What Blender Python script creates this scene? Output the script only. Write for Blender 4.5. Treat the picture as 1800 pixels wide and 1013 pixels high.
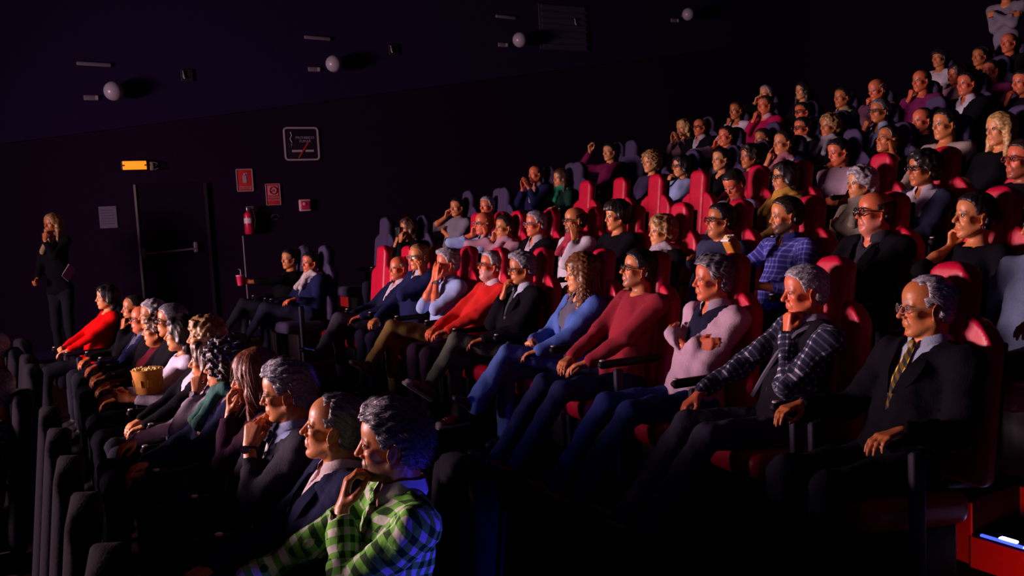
import bpy, math, random
import numpy as np
for _o in list(bpy.data.objects): bpy.data.objects.remove(_o, do_unlink=True)
SC = bpy.context.scene
COL = SC.collection
rad = math.radians
def Rx(a): c, s = math.cos(a), math.sin(a); return np.array([[1, 0, 0], [0, c, -s], [0, s, c]])
def Ry(a): c, s = math.cos(a), math.sin(a); return np.array([[c, 0, s], [0, 1, 0], [-s, 0, c]])
def Rz(a): c, s = math.cos(a), math.sin(a); return np.array([[c, -s, 0], [s, c, 0], [0, 0, 1]])
def V(*a): return np.array(a, dtype=float)
def unit(v): v = np.asarray(v, float); return v / (np.linalg.norm(v) + 1e-9)

# ------------------------------------------------------------------ camera
CAMZ = 1.83
CR = Rz(-rad(29.9)) @ Rx(rad(90 - 4.9)) @ Rz(rad(-3))
cam = bpy.data.cameras.new('camera'); cam.lens = 32; cam.sensor_width = 36; cam.clip_end = 100
camo = bpy.data.objects.new('camera', cam); COL.objects.link(camo)
import mathutils
_m = mathutils.Matrix([list(r) for r in CR]).to_4x4(); _m.translation = (0, 0, CAMZ)
camo.matrix_world = _m
SC.camera = camo
SC.view_settings.view_transform = 'Standard'; SC.view_settings.look = 'None'
SC.view_settings.exposure = 0.0; SC.view_settings.gamma = 1; SC.view_settings.use_curve_mapping = False
# ------------------------------------------------------------------ light
w = bpy.data.worlds.new('world'); SC.world = w; w.use_nodes = True
w.node_tree.nodes['Background'].inputs[0].default_value = (0.30, 0.10, 1.0, 1)
w.node_tree.nodes['Background'].inputs[1].default_value = 0.009
def area(name, loc, target, sx, sy, power, color, spread=180):
    l = bpy.data.lights.new(name, 'AREA'); l.shape = 'RECTANGLE'; l.size = sx; l.size_y = sy
    l.energy = power; l.color = color; l.spread = rad(spread)
    o = bpy.data.objects.new(name, l); COL.objects.link(o); o.location = loc
    o.rotation_euler = (mathutils.Vector(target) - mathutils.Vector(loc)).to_track_quat('-Z', 'Y').to_euler()
    return o
def spot(name, loc, target, power, color, size, blend=.6, radius=.05):
    l = bpy.data.lights.new(name, 'SPOT'); l.energy = power; l.color = color; l.spot_size = rad(size); l.spot_blend = blend
    l.shadow_soft_size = radius
    o = bpy.data.objects.new(name, l); COL.objects.link(o); o.location = loc
    o.rotation_euler = (mathutils.Vector(target) - mathutils.Vector(loc)).to_track_quat('-Z', 'Y').to_euler()
    return o
# light thrown back by the cinema screen at the front of the hall
area('screen_light', (-5.5, 8.3, 2.05), (2.6, 4.2, 1.85), 2.8, 1.1, 960, (1.0, 0.62, 0.66), 140)
# stage effect lamps near the front aisle
spot('blue_shirt_spot', (1.75, 0.65, 0.30), (1.12, 2.34, 0.74), 170, (0.05, 0.04, 1.0), 24, .9)
spot('violet_jeans_spot', (-1.5, 4.6, 2.6), (2.85, 4.7, 0.72), 70, (0.12, 0.08, 1.0), 30, .9)
area('side_wash', (-1.0, -2.5, 3.4), (4, 6, 1.6), 1.6, 0.8, 3.5, (0.42, 0.18, 1.0))

# ------------------------------------------------------------------ ray helper: a picture point on a real plane
def ray(x, y): return CR @ np.array([(x - 900) / 1600., -(y - 506.5) / 1600., -1.])
def atX(x, y, X): d = ray(x, y); return V(0, 0, CAMZ) + d * (X / d[0])
def bow(Y): return .33 * max(0., 1 - ((Y - 6.3) / 4.1) ** 2)          # the rows are gentle arcs
def bow_turn(Y): return -.66 * (Y - 6.3) / 4.1 ** 2 if 1.9 < Y < 10.7 else (0. if Y > 10.7 else .16)
def onrow(x, y, X0):
    X = X0
    for _ in range(12): p = atX(x, y, X); X = X0 + bow(p[1])
    return p
def atY(x, y, Y): d = ray(x, y); return V(0, 0, CAMZ) + d * (Y / d[1])

# ------------------------------------------------------------------ materials
MATS = {}
def _new(name):
    m = bpy.data.materials.new(name); m.use_nodes = True
    b = m.node_tree.nodes['Principled BSDF']
    return m, m.node_tree.nodes, m.node_tree.links, b
def _bump(n, l, b, src, s, d):
    bp = n.new('ShaderNodeBump'); bp.inputs['Strength'].default_value = s; bp.inputs['Distance'].default_value = d
    l.new(src, bp.inputs['Height']); l.new(bp.outputs[0], b.inputs['Normal'])
def plain(name, col, rough=.8, noise=120, bump=.3, var=.25, metal=0, spec=.4, sheen=0, coat=0):
    key = (name, tuple(col))
    if key in MATS: return MATS[key]
    m, n, l, b = _new(name)
    b.inputs['Roughness'].default_value = rough; b.inputs['Metallic'].default_value = metal
    b.inputs['Specular IOR Level'].default_value = spec
    if sheen: b.inputs['Sheen Weight'].default_value = sheen
    if coat: b.inputs['Coat Weight'].default_value = coat; b.inputs['Coat Roughness'].default_value = .25
    tc = n.new('ShaderNodeTexCoord'); nz = n.new('ShaderNodeTexNoise'); nz.inputs['Scale'].default_value = noise
    nz.inputs['Detail'].default_value = 3
    l.new(tc.outputs['Object'], nz.inputs['Vector'])
    mx = n.new('ShaderNodeMix'); mx.data_type = 'RGBA'
    c = np.array(col[:3])
    mx.inputs[6].default_value = (*(c * (1 - var)), 1); mx.inputs[7].default_value = (*np.minimum(c * (1 + var), 1), 1)
    l.new(nz.outputs[0], mx.inputs[0]); l.new(mx.outputs[2], b.inputs['Base Color'])
    if bump: _bump(n, l, b, nz.outputs[0], bump, .004)
    MATS[key] = m
    return m
def attrmat(name, rough, spec=.4, sss=0, noise=60, bump=.2, aniso=0):
    if name in MATS: return MATS[name]
    m, n, l, b = _new(name)
    a = n.new('ShaderNodeAttribute'); a.attribute_name = 'col'
    tc = n.new('ShaderNodeTexCoord'); nz = n.new('ShaderNodeTexNoise'); nz.inputs['Scale'].default_value = noise
    nz.inputs['Detail'].default_value = 4
    l.new(tc.outputs['Object'], nz.inputs['Vector'])
    mr = n.new('ShaderNodeMapRange'); mr.inputs[3].default_value = .78; mr.inputs[4].default_value = 1.2
    l.new(nz.outputs[0], mr.inputs[0])
    vm = n.new('ShaderNodeVectorMath'); vm.operation = 'SCALE'
    l.new(a.outputs['Color'], vm.inputs[0]); l.new(mr.outputs[0], vm.inputs['Scale'])
    l.new(vm.outputs[0], b.inputs['Base Color'])
    b.inputs['Roughness'].default_value = rough; b.inputs['Specular IOR Level'].default_value = spec
    _bump(n, l, b, nz.outputs[0], bump, .002)
    MATS[name] = m
    return m
def plaid(name, c0, c1, c2, size, duty=.5):
    if name in MATS: return MATS[name]
    m, n, l, b = _new(name)
    a = n.new('ShaderNodeAttribute'); a.attribute_name = 'uvw'
    s = n.new('ShaderNodeSeparateXYZ'); l.new(a.outputs['Vector'], s.inputs[0])
    def M(op, x, y=None):
        k = n.new('ShaderNodeMath'); k.operation = op
        for i, v in enumerate((x, y)):
            if v is None: continue
            if isinstance(v, (int, float)): k.inputs[i].default_value = v
            else: l.new(v, k.inputs[i])
        return k.outputs[0]
    u = M('ADD', s.outputs[0], s.outputs[1])
    def st(v): return M('GREATER_THAN', M('FRACT', M('DIVIDE', M('ADD', v, 10.), size)), 1 - duty)
    su, sv = st(u), st(s.outputs[2])
    k = M('MULTIPLY', M('ADD', su, sv), .5)
    cr = n.new('ShaderNodeValToRGB'); cr.color_ramp.interpolation = 'CONSTANT'
    e = cr.color_ramp.elements
    e[0].position = 0; e[0].color = (*c0, 1); e[1].position = .8; e[1].color = (*c2, 1)
    x = e.new(.3); x.color = (*c1, 1)
    l.new(k, cr.inputs[0]); l.new(cr.outputs[0], b.inputs['Base Color'])
    b.inputs['Roughness'].default_value = .85; b.inputs['Specular IOR Level'].default_value = .2
    tc = n.new('ShaderNodeTexCoord'); nz = n.new('ShaderNodeTexNoise'); nz.inputs['Scale'].default_value = 25
    l.new(tc.outputs['Object'], nz.inputs['Vector']); _bump(n, l, b, nz.outputs[0], .5, .01)
    MATS[name] = m
    return m
def knit(name, col):
    if name in MATS: return MATS[name]
    m, n, l, b = _new(name)
    a = n.new('ShaderNodeAttribute'); a.attribute_name = 'uvw'
    wv = n.new('ShaderNodeTexWave'); wv.bands_direction = 'Z'; wv.inputs['Scale'].default_value = 60; wv.inputs['Distortion'].default_value = 2.5
    l.new(a.outputs['Vector'], wv.inputs['Vector'])
    mx = n.new('ShaderNodeMix'); mx.data_type = 'RGBA'; c = np.array(col)
    mx.inputs[6].default_value = (*(c * .8), 1); mx.inputs[7].default_value = (*np.minimum(c * 1.1, 1), 1)
    l.new(wv.outputs[0], mx.inputs[0]); l.new(mx.outputs[2], b.inputs['Base Color'])
    b.inputs['Roughness'].default_value = .95; _bump(n, l, b, wv.outputs[0], .6, .006)
    MATS[name] = m
    return m
def emis(name, col, s):
    m, n, l, b = _new(name); b.inputs['Base Color'].default_value = (*col, 1)
    b.inputs['Emission Color'].default_value = (*col, 1); b.inputs['Emission Strength'].default_value = s
    return m
SKIN = attrmat('skin', .45, .45, noise=90, bump=.35)
HAIR = attrmat('hair', .42, .5, noise=160, bump=.6)
FABV = attrmat('vertex_fabric', .9, .2, noise=140, bump=.4)
GLASS = None
def glassmat():
    global GLASS
    if GLASS: return GLASS
    m = bpy.data.materials.new('spectacle_lens'); m.use_nodes = True
    n = m.node_tree.nodes; l = m.node_tree.links; n.clear()
    o = n.new('ShaderNodeOutputMaterial'); t = n.new('ShaderNodeBsdfTransparent'); g = n.new('ShaderNodeBsdfGlossy')
    g.inputs['Roughness'].default_value = .05; t.inputs[0].default_value = (.8, .8, .82, 1)
    x = n.new('ShaderNodeMixShader'); x.inputs[0].default_value = .1
    l.new(t.outputs[0], x.inputs[1]); l.new(g.outputs[0], x.inputs[2]); l.new(x.outputs[0], o.inputs[0])
    GLASS = m
    return m
BLACKPL = plain('black_plastic', (.012, .011, .014), .35, 40, .1, .1, spec=.5)
METAL = plain('brushed_metal', (.42, .40, .48), .35, 60, .1, .1, metal=.8)

# ------------------------------------------------------------------ object helpers
def tag(o, label=None, cat=None, group=None, kind=None):
    if label: o['label'] = label
    if cat: o['category'] = cat
    if group: o['group'] = group
    if kind: o['kind'] = kind
    return o
def empty(name, loc=(0, 0, 0), rz=0):
    o = bpy.data.objects.new(name, None); o.empty_display_size = .1; COL.objects.link(o)
    o.location = loc; o.rotation_euler = (0, 0, rz); return o
def meshobj(name, me, parent=None):
    o = bpy.data.objects.new(name, me); COL.objects.link(o)
    if parent: o.parent = parent
    return o
def fastmesh(name, vs, quads, mats, col=None, uvw=None, matidx=None, smooth=True):
    me = bpy.data.meshes.new(name); vs = np.ascontiguousarray(vs, dtype=np.float32); q = np.ascontiguousarray(quads, dtype=np.int32)
    me.vertices.add(len(vs)); me.vertices.foreach_set('co', vs.ravel())
    me.loops.add(q.size); me.loops.foreach_set('vertex_index', q.ravel())
    me.polygons.add(len(q)); me.polygons.foreach_set('loop_start', np.arange(0, q.size, 4, dtype=np.int32))
    me.polygons.foreach_set('loop_total', np.full(len(q), 4, dtype=np.int32))
    if smooth: me.polygons.foreach_set('use_smooth', np.ones(len(q), dtype=bool))
    if matidx is not None: me.polygons.foreach_set('material_index', np.ascontiguousarray(matidx, dtype=np.int32))
    if col is not None:
        a = me.attributes.new('col', 'FLOAT_COLOR', 'POINT')
        c4 = np.ones((len(vs), 4), np.float32); c4[:, :3] = col; a.data.foreach_set('color', c4.ravel())
    if uvw is not None:
        a = me.attributes.new('uvw', 'FLOAT_VECTOR', 'POINT'); a.data.foreach_set('vector', np.ascontiguousarray(uvw, np.float32).ravel())
    for m in (mats if isinstance(mats, (list, tuple)) else [mats]): me.materials.append(m)
    me.update(calc_edges=True); me.validate(clean_customdata=False)
    return me
class G:
    """collects simple polygons"""
    def __init__(s): s.v = []; s.f = []
    def add(s, v, f):
        b = len(s.v); s.v += [tuple(map(float, p)) for p in v]; s.f += [tuple(b + i for i in q) for q in f]; return s
    def box(s, c, d, R=None, bev=0):
        c = V(*c); R = np.eye(3) if R is None else R
        hx, hy, hz = [x / 2 for x in d]
        if bev <= 0:
            p = [c + R @ V(x * hx, y * hy, z * hz) for x in (-1, 1) for y in (-1, 1) for z in (-1, 1)]
            return s.add(p, [(0, 1, 3, 2), (4, 6, 7, 5), (0, 4, 5, 1), (2, 3, 7, 6), (0, 2, 6, 4), (1, 5, 7, 3)])
        n = 3; ring = []
        for (sx, sy, a0) in ((1, 1, 0), (-1, 1, 90), (-1, -1, 180), (1, -1, 270)):
            for i in range(n + 1):
                a = rad(a0 + 90 * i / n); ring.append((sx * (hx - bev) + bev * math.cos(a), sy * (hy - bev) + bev * math.sin(a)))
        N = len(ring); p = []
        for z, k in ((-hz, 1), (-hz + bev, 0), (hz - bev, 0), (hz, 1)):
            for (x, y) in ring:
                if k: x *= max(0, (hx - bev * .8)) / hx; y *= max(0, (hy - bev * .8)) / hy
                p.append(c + R @ V(x, y, z))
        f = [(r * N + i, r * N + (i + 1) % N, (r + 1) * N + (i + 1) % N, (r + 1) * N + i) for r in range(3) for i in range(N)]
        f += [tuple(range(N))[::-1], tuple(range(3 * N, 4 * N))]
        return s.add(p, f)
    def tube(s, pts, r, n=8, closed=False):
        pts = [V(*p) for p in pts]; m = len(pts); rs = r if isinstance(r, (list, tuple)) else [r] * m
        vs = []; up = V(0, 0, 1)
        for i in range(m):
            t = unit((pts[(i + 1) % m] if closed or i < m - 1 else pts[i]) - (pts[i - 1] if closed or i > 0 else pts[i]))
            a = np.cross(t, up)
            if np.linalg.norm(a) < .2: a = np.cross(t, V(1, 0, 0))
            a = unit(a); b = np.cross(t, a)
            for k in range(n):
                th = 2 * math.pi * k / n; vs.append(pts[i] + rs[i] * (math.cos(th) * a + math.sin(th) * b))
        f = [(i * n + k, i * n + (k + 1) % n, ((i + 1) % m) * n + (k + 1) % n, ((i + 1) % m) * n + k) for i in range(m if closed else m - 1) for k in range(n)]
        if not closed: f += [tuple(range(n))[::-1], tuple(range((m - 1) * n, m * n))]
        return s.add(vs, f)
    def lathe(s, prof, c=(0, 0, 0), n=20, R=None):
        c = V(*c); R = np.eye(3) if R is None else R; vs = []
        for (r, z) in prof:
            for k in range(n): a = 2 * math.pi * k / n; vs.append(c + R @ V(r * math.cos(a), r * math.sin(a), z))
        f = [(i * n + k, i * n + (k + 1) % n, (i + 1) * n + (k + 1) % n, (i + 1) * n + k) for i in range(len(prof) - 1) for k in range(n)]
        return s.add(vs, f)
    def mesh(s, name, mat, smooth=True):
        me = bpy.data.meshes.new(name); me.from_pydata(s.v, [], s.f)
        if smooth: me.polygons.foreach_set('use_smooth', [True] * len(me.polygons)); me.set_sharp_from_angle(angle=rad(40))
        me.materials.append(mat); me.update(); return me
    def build(s, name, mat, parent=None, smooth=True): return meshobj(name, s.mesh(name, mat, smooth), parent)

# ------------------------------------------------------------------ implicit surfaces, polygonised on a grid
def cap(a, b, r1, r2=None, k=.01, op='add', s=None, q=1., bone=0):
    return dict(t='c', a=V(*a), b=V(*b), r1=r1, r2=r1 if r2 is None else r2, k=k, op=op, s=s, q=q, bone=bone)
def ell(c, r, R=None, k=.01, op='add', bone=0):
    return dict(t='e', c=V(*c), r=V(*r), R=R, k=k, op=op, bone=bone)
def rbox(c, h, rr, R=None, k=.01, op='add', bone=0):
    return dict(t='b', c=V(*c), h=V(*h), rr=rr, R=R, k=k, op=op, bone=bone)
def bounds(p):
    if p['t'] == 'c':
        r = max(p['r1'], p['r2']) * max(1, p['q']); return np.minimum(p['a'], p['b']) - r, np.maximum(p['a'], p['b']) + r
    if p['t'] == 'e':
        r = p['r'] if p['R'] is None else np.sqrt(((p['R'] * p['r']) ** 2).sum(1)); return p['c'] - r, p['c'] + r
    r = (p['h']) if p['R'] is None else np.abs(p['R']) @ p['h']
    return p['c'] - r, p['c'] + r
def dist(p, X, Y, Z):
    if p['t'] == 'c':
        a, ab = p['a'], p['b'] - p['a']; L = float(ab @ ab) + 1e-12
        x, y, z = X - a[0], Y - a[1], Z - a[2]
        t = np.clip((x * ab[0] + y * ab[1] + z * ab[2]) / L, 0, 1)
        x = x - t * ab[0]; y = y - t * ab[1]; z = z - t * ab[2]
        d2 = x * x + y * y + z * z
        if p['s'] is not None:
            s = p['s']; ds = x * s[0] + y * s[1] + z * s[2]; d2 = d2 + ds * ds * (1 / p['q'] ** 2 - 1)
        return np.sqrt(np.maximum(d2, 1e-12)) - (p['r1'] + (p['r2'] - p['r1']) * t)
    c = p['c']; x, y, z = X - c[0], Y - c[1], Z - c[2]
    if p['R'] is not None:
        R = p['R']; x, y, z = (x * R[0, 0] + y * R[1, 0] + z * R[2, 0], x * R[0, 1] + y * R[1, 1] + z * R[2, 1], x * R[0, 2] + y * R[1, 2] + z * R[2, 2])
    if p['t'] == 'e':
        r = p['r']; k0 = np.sqrt((x / r[0]) ** 2 + (y / r[1]) ** 2 + (z / r[2]) ** 2)
        k1 = np.sqrt((x / r[0] ** 2) ** 2 + (y / r[1] ** 2) ** 2 + (z / r[2] ** 2) ** 2) + 1e-6
        return k0 * (k0 - 1) / k1
    h = p['h'] - p['rr']; qx, qy, qz = np.abs(x) - h[0], np.abs(y) - h[1], np.abs(z) - h[2]
    return np.sqrt(np.maximum(qx, 0) ** 2 + np.maximum(qy, 0) ** 2 + np.maximum(qz, 0) ** 2) + np.minimum(np.maximum(qx, np.maximum(qy, qz)), 0) - p['rr']
def smin(a, b, k):
    if k <= 0: return np.minimum(a, b)
    h = np.maximum(k - np.abs(a - b), 0) / k
    return np.minimum(a, b) - h * h * k * .25
_C = [(i, j, k) for i in (0, 1) for j in (0, 1) for k in (0, 1)]
_E = [(a, b) for a in range(8) for b in range(a + 1, 8) if sum(abs(_C[a][i] - _C[b][i]) for i in range(3)) == 1]
def polygonise(prims, h, cut=None, noise=None):
    adds = [bounds(p) for p in prims if p['op'] == 'add']
    lo = np.min([b[0] for b in adds], 0) - 2.5 * h; hi = np.max([b[1] for b in adds], 0) + 2.5 * h
    n = np.ceil((hi - lo) / h).astype(int) + 1
    ax = [(lo[i] + h * np.arange(n[i])).astype(np.float32) for i in range(3)]
    D = np.full(n, .5, np.float32)
    for p in prims:
        b0, b1 = bounds(p); m = p['k'] + 2.5 * h
        i0 = np.maximum(np.floor((b0 - m - lo) / h).astype(int), 0); i1 = np.minimum(np.ceil((b1 + m - lo) / h).astype(int) + 1, n)
        if (i1 <= i0).any(): continue
        sl = tuple(slice(a, b) for a, b in zip(i0, i1))
        d = dist(p, ax[0][sl[0]][:, None, None], ax[1][sl[1]][None, :, None], ax[2][sl[2]][None, None, :]).astype(np.float32)
        if p['op'] == 'add': D[sl] = smin(D[sl], d, p['k'])
        else: D[sl] = -smin(-D[sl], d, p['k'])
    X, Y, Z = ax[0][:, None, None], ax[1][None, :, None], ax[2][None, None, :]
    if noise is not None: D = D + noise(X, Y, Z).astype(np.float32)
    if cut is not None: D = np.maximum(D, cut(X, Y, Z).astype(np.float32))
    D[0], D[-1], D[:, 0], D[:, -1], D[:, :, 0], D[:, :, -1] = .5, .5, .5, .5, .5, .5
    S = D < 0
    cnt = np.zeros(tuple(n - 1), np.int8)
    for (i, j, k) in _C: cnt += S[i:n[0] - 1 + i, j:n[1] - 1 + j, k:n[2] - 1 + k]
    act = (cnt > 0) & (cnt < 8)
    idx = np.argwhere(act); N = len(idx)
    if N == 0: return np.zeros((0, 3)), np.zeros((0, 4), int)
    mp = np.full(act.shape, -1, np.int32); mp[act] = np.arange(N)
    cv = np.stack([D[idx[:, 0] + i, idx[:, 1] + j, idx[:, 2] + k] for (i, j, k) in _C], 1)
    acc = np.zeros((N, 3)); num = np.zeros(N)
    for a, b in _E:
        va, vb = cv[:, a], cv[:, b]; c = (va < 0) != (vb < 0)
        t = np.where(c, va / np.where(c, va - vb, 1), 0)
        pa, pb = V(*_C[a]), V(*_C[b])
        acc += np.where(c[:, None], pa + t[:, None] * (pb - pa), 0); num += c
    vs = lo + h * (idx + acc / num[:, None])
    Q = []
    for axn in range(3):
        s0 = [slice(None)] * 3; s1 = [slice(None)] * 3; s0[axn] = slice(0, -1); s1[axn] = slice(1, None)
        A, B = S[tuple(s0)], S[tuple(s1)]; e = np.argwhere(A != B)
        if not len(e): continue
        u, v = [(1, 2), (2, 0), (0, 1)][axn]
        ok = (e[:, u] > 0) & (e[:, v] > 0) & (e[:, u] < act.shape[u]) & (e[:, v] < act.shape[v]); e = e[ok]
        fl = A[e[:, 0], e[:, 1], e[:, 2]]
        def g(du, dv):
            c = e.copy(); c[:, u] -= du; c[:, v] -= dv; return mp[c[:, 0], c[:, 1], c[:, 2]]
        q = np.stack([g(1, 1), g(0, 1), g(0, 0), g(1, 0)], 1)
        q[~fl] = q[~fl][:, ::-1]; Q.append(q)
    return vs, np.concatenate(Q)
def nearest(prims, vs):
    best = np.full(len(vs), 1e9); who = np.zeros(len(vs), int)
    for i, p in enumerate(prims):
        if p['op'] != 'add': continue
        d = dist(p, vs[:, 0], vs[:, 1], vs[:, 2]); m = d < best; best[m] = d[m]; who[m] = i
    return who
def join(parts):
    """parts: list of (vs, quads, col)"""
    o = 0; a, b, c = [], [], []
    for p in parts:
        a.append(p[0]); b.append(p[1] + o); c.append(p[2]); o += len(p[0])
    return np.concatenate(a), np.concatenate(b), np.concatenate(c)
# ------------------------------------------------------------------ people
SKT = {'fair': (.66, .28, .115), 'mid': (.55, .20, .070), 'tan': (.45, .145, .045), 'pale': (.68, .34, .18), 'ruddy': (.60, .145, .060)}
HC = {'black': (.012, .009, .010), 'dark': (.025, .014, .012), 'brown': (.07, .030, .016), 'auburn': (.16, .05, .022), 'ginger': (.30, .11, .03),
      'blond': (.48, .30, .11), 'darkblond': (.28, .16, .06), 'gray': (.30, .29, .33), 'salt': (.13, .125, .15), 'white': (.60, .58, .62), 'steel': (.20, .20, .25)}
def head_prims(H, R, g):
    fem, w_, fat, old = g['fem'], g['w'], g['fat'], g['old']
    P = []
    T = lambda x, y, z: H + R @ V(x, y * w_, z)
    def E(c, r, **k): P.append(ell(T(*c), r, R, **k))
    def Cc(a, b, r1, r2=None, **k): P.append(cap(T(*a), T(*b), r1, r2, **k))
    E((-.017, 0, .035), (.097, .077 * w_, .083), k=.0)
    E((.022, 0, .045), (.064, .066 * w_, .062), k=.02)
    E((.026, 0, -.040), (.059, (.057 + .006 * fat) * w_, .072), k=.02)
    for s in (1, -1):
        Cc((-.005, s * .056, -.055), (.050, s * .020, -.094), .018 + .006 * fat - .003 * fem, .017, k=.022)
        E((.052, s * .043, -.020), (.024, .021, .018), k=.014)
        Cc((.076, s * .012, .020), (.064, s * .044, .018), .0085 - .002 * fem, .0075, k=.011)
    E((.060, 0, -.100), (.021, .024 - .005 * fem, .017), k=.014)
    if fat > .3: E((.02, 0, -.105), (.045, .045, .022 * (1 + fat)), k=.02)
    for s in (1, -1):
        E((.091, s * .030, .002), (.020, .021, .0135), k=.010, op='sub')
        E((.0655, s * .031, .001), (.0165, .0185, .0150), k=.003)
        Cc((.0815, s * .018, .0085), (.0765, s * .044, .0070), .0032, k=.003)
        if old > .4: Cc((.080, s * .022, -.014), (.074, s * .044, -.012), .0032, k=.003)
    n = g['nose']
    Cc((.078, 0, .014), (.080 + .017 * n, 0, -.026), .0085, .0100, k=.008)
    E((.085 + .014 * n, 0, -.032), (.0125, .0115, .0100), k=.006)
    for s in (1, -1):
        E((.084, s * .0125, -.036), (.0105, .0075, .0075), k=.004)
        E((.089, s * .0062, -.0425), (.006, .0035, .003), k=.002, op='sub')
        Cc((.078, s * .021, -.038), (.070, s * .031, -.062), .004, .003, k=.01, op='sub')
    E((.070, 0, -.064), (.018, .028, .020), k=.012)
    Cc((.083, -.011, -.0595), (.083, .011, -.0595), .0058, k=.004)
    Cc((.078, -.020, -.0625), (.083, 0, -.0600), .0040, k=.004)
    Cc((.078, .020, -.0625), (.083, 0, -.0600), .0040, k=.004)
    Cc((.079, -.011, -.0720), (.079, .011, -.0720), .0066, k=.004)
    Cc((.093, -.020, -.0655), (.093, .020, -.0655), .0058 + g.get('open', 0), k=.0025, op='sub')
    E((.080, 0, -.083), (.010, .020, .005), k=.006, op='sub')
    for s in (1, -1):
        Re = R @ Rz(s * rad(22)) @ Ry(rad(-14))
        P.append(ell(T(-.010, s * .080, -.010), (.0175, .0070, .0310), Re, k=.006))
        P.append(ell(T(-.006, s * .0895, -.008), (.0095, .0060, .0190), Re, k=.004, op='sub'))
        P.append(ell(T(-.004, s * .078, -.035), (.008, .006, .009), Re, k=.004))
    return P
def nz3(X, Y, Z, f, ph=0):
    return (np.sin(X * f + ph + 1.7 * np.sin(Y * f * .7 + ph)) * np.sin(Y * f * 1.1 + 2 + ph + 1.3 * np.sin(Z * f * .8)) + np.sin(Z * f * .9 + 4 + 1.5 * np.sin(X * f * .6 + ph)) * .6)
def local(H, R, X, Y, Z):
    x, y, z = X - H[0], Y - H[1], Z - H[2]
    return (x * R[0, 0] + y * R[1, 0] + z * R[2, 0], x * R[0, 1] + y * R[1, 1] + z * R[2, 1], x * R[0, 2] + y * R[1, 2] + z * R[2, 2])
def face_colour(vs, H, R, g, skin, hairc, beard):
    x, y, z = local(H, R, vs[:, 0], vs[:, 1], vs[:, 2]); ay = np.abs(y)
    c = np.tile(np.array(skin), (len(vs), 1))
    def blend(m, col): c[:] = c * (1 - m[:, None]) + np.array(col) * m[:, None]
    gs = lambda d, s: np.exp(-(d / s) ** 2)
    blend(.45 * gs(np.sqrt((x - .08) ** 2 + (ay - .038) ** 2 + (z + .025) ** 2), .022), np.array(skin) * (1.05, .62, .55))
    blend(.35 * gs(np.sqrt((x - .105) ** 2 + y ** 2 + (z + .03) ** 2), .016), np.array(skin) * (1.05, .6, .5))
    blend((x > .055) * .8 * gs(np.sqrt(y ** 2 * .12 + (z + .066) ** 2), .008) * (ay < .024), np.array(skin) * (.85, .38, .38))
    br = (x > .04) * np.exp(-((z - (.023 - (ay - .03) * .12)) / .0048) ** 2) * (ay > .010) * (ay < .048)
    blend(.9 * np.clip(br, 0, 1), np.array(hairc) * .8)
    if g['fem'] or g['dist'] < 9:
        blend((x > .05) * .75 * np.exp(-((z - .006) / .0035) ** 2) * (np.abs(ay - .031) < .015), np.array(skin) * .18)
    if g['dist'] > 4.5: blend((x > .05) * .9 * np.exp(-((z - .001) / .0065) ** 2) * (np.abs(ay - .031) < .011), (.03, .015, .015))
    if beard:
        bc, amt = beard
        zz = np.clip((-.030 - z - .5 * np.maximum(x - .05, 0) * (ay > .02)) / .014, 0, 1) * np.clip((x + .012) / .012, 0, 1) * np.clip((z + .150) / .012, 0, 1)
        lips = np.exp(-((z + .066) / .009) ** 2) * (ay < .02) * (x > .06); nose = (x > .085) * (z > -.047)
        blend(min(1, amt * 1.3) * zz * (1 - lips) * (1 - nose), HC.get(bc, bc) if isinstance(bc, str) else bc)
    return c
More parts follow.
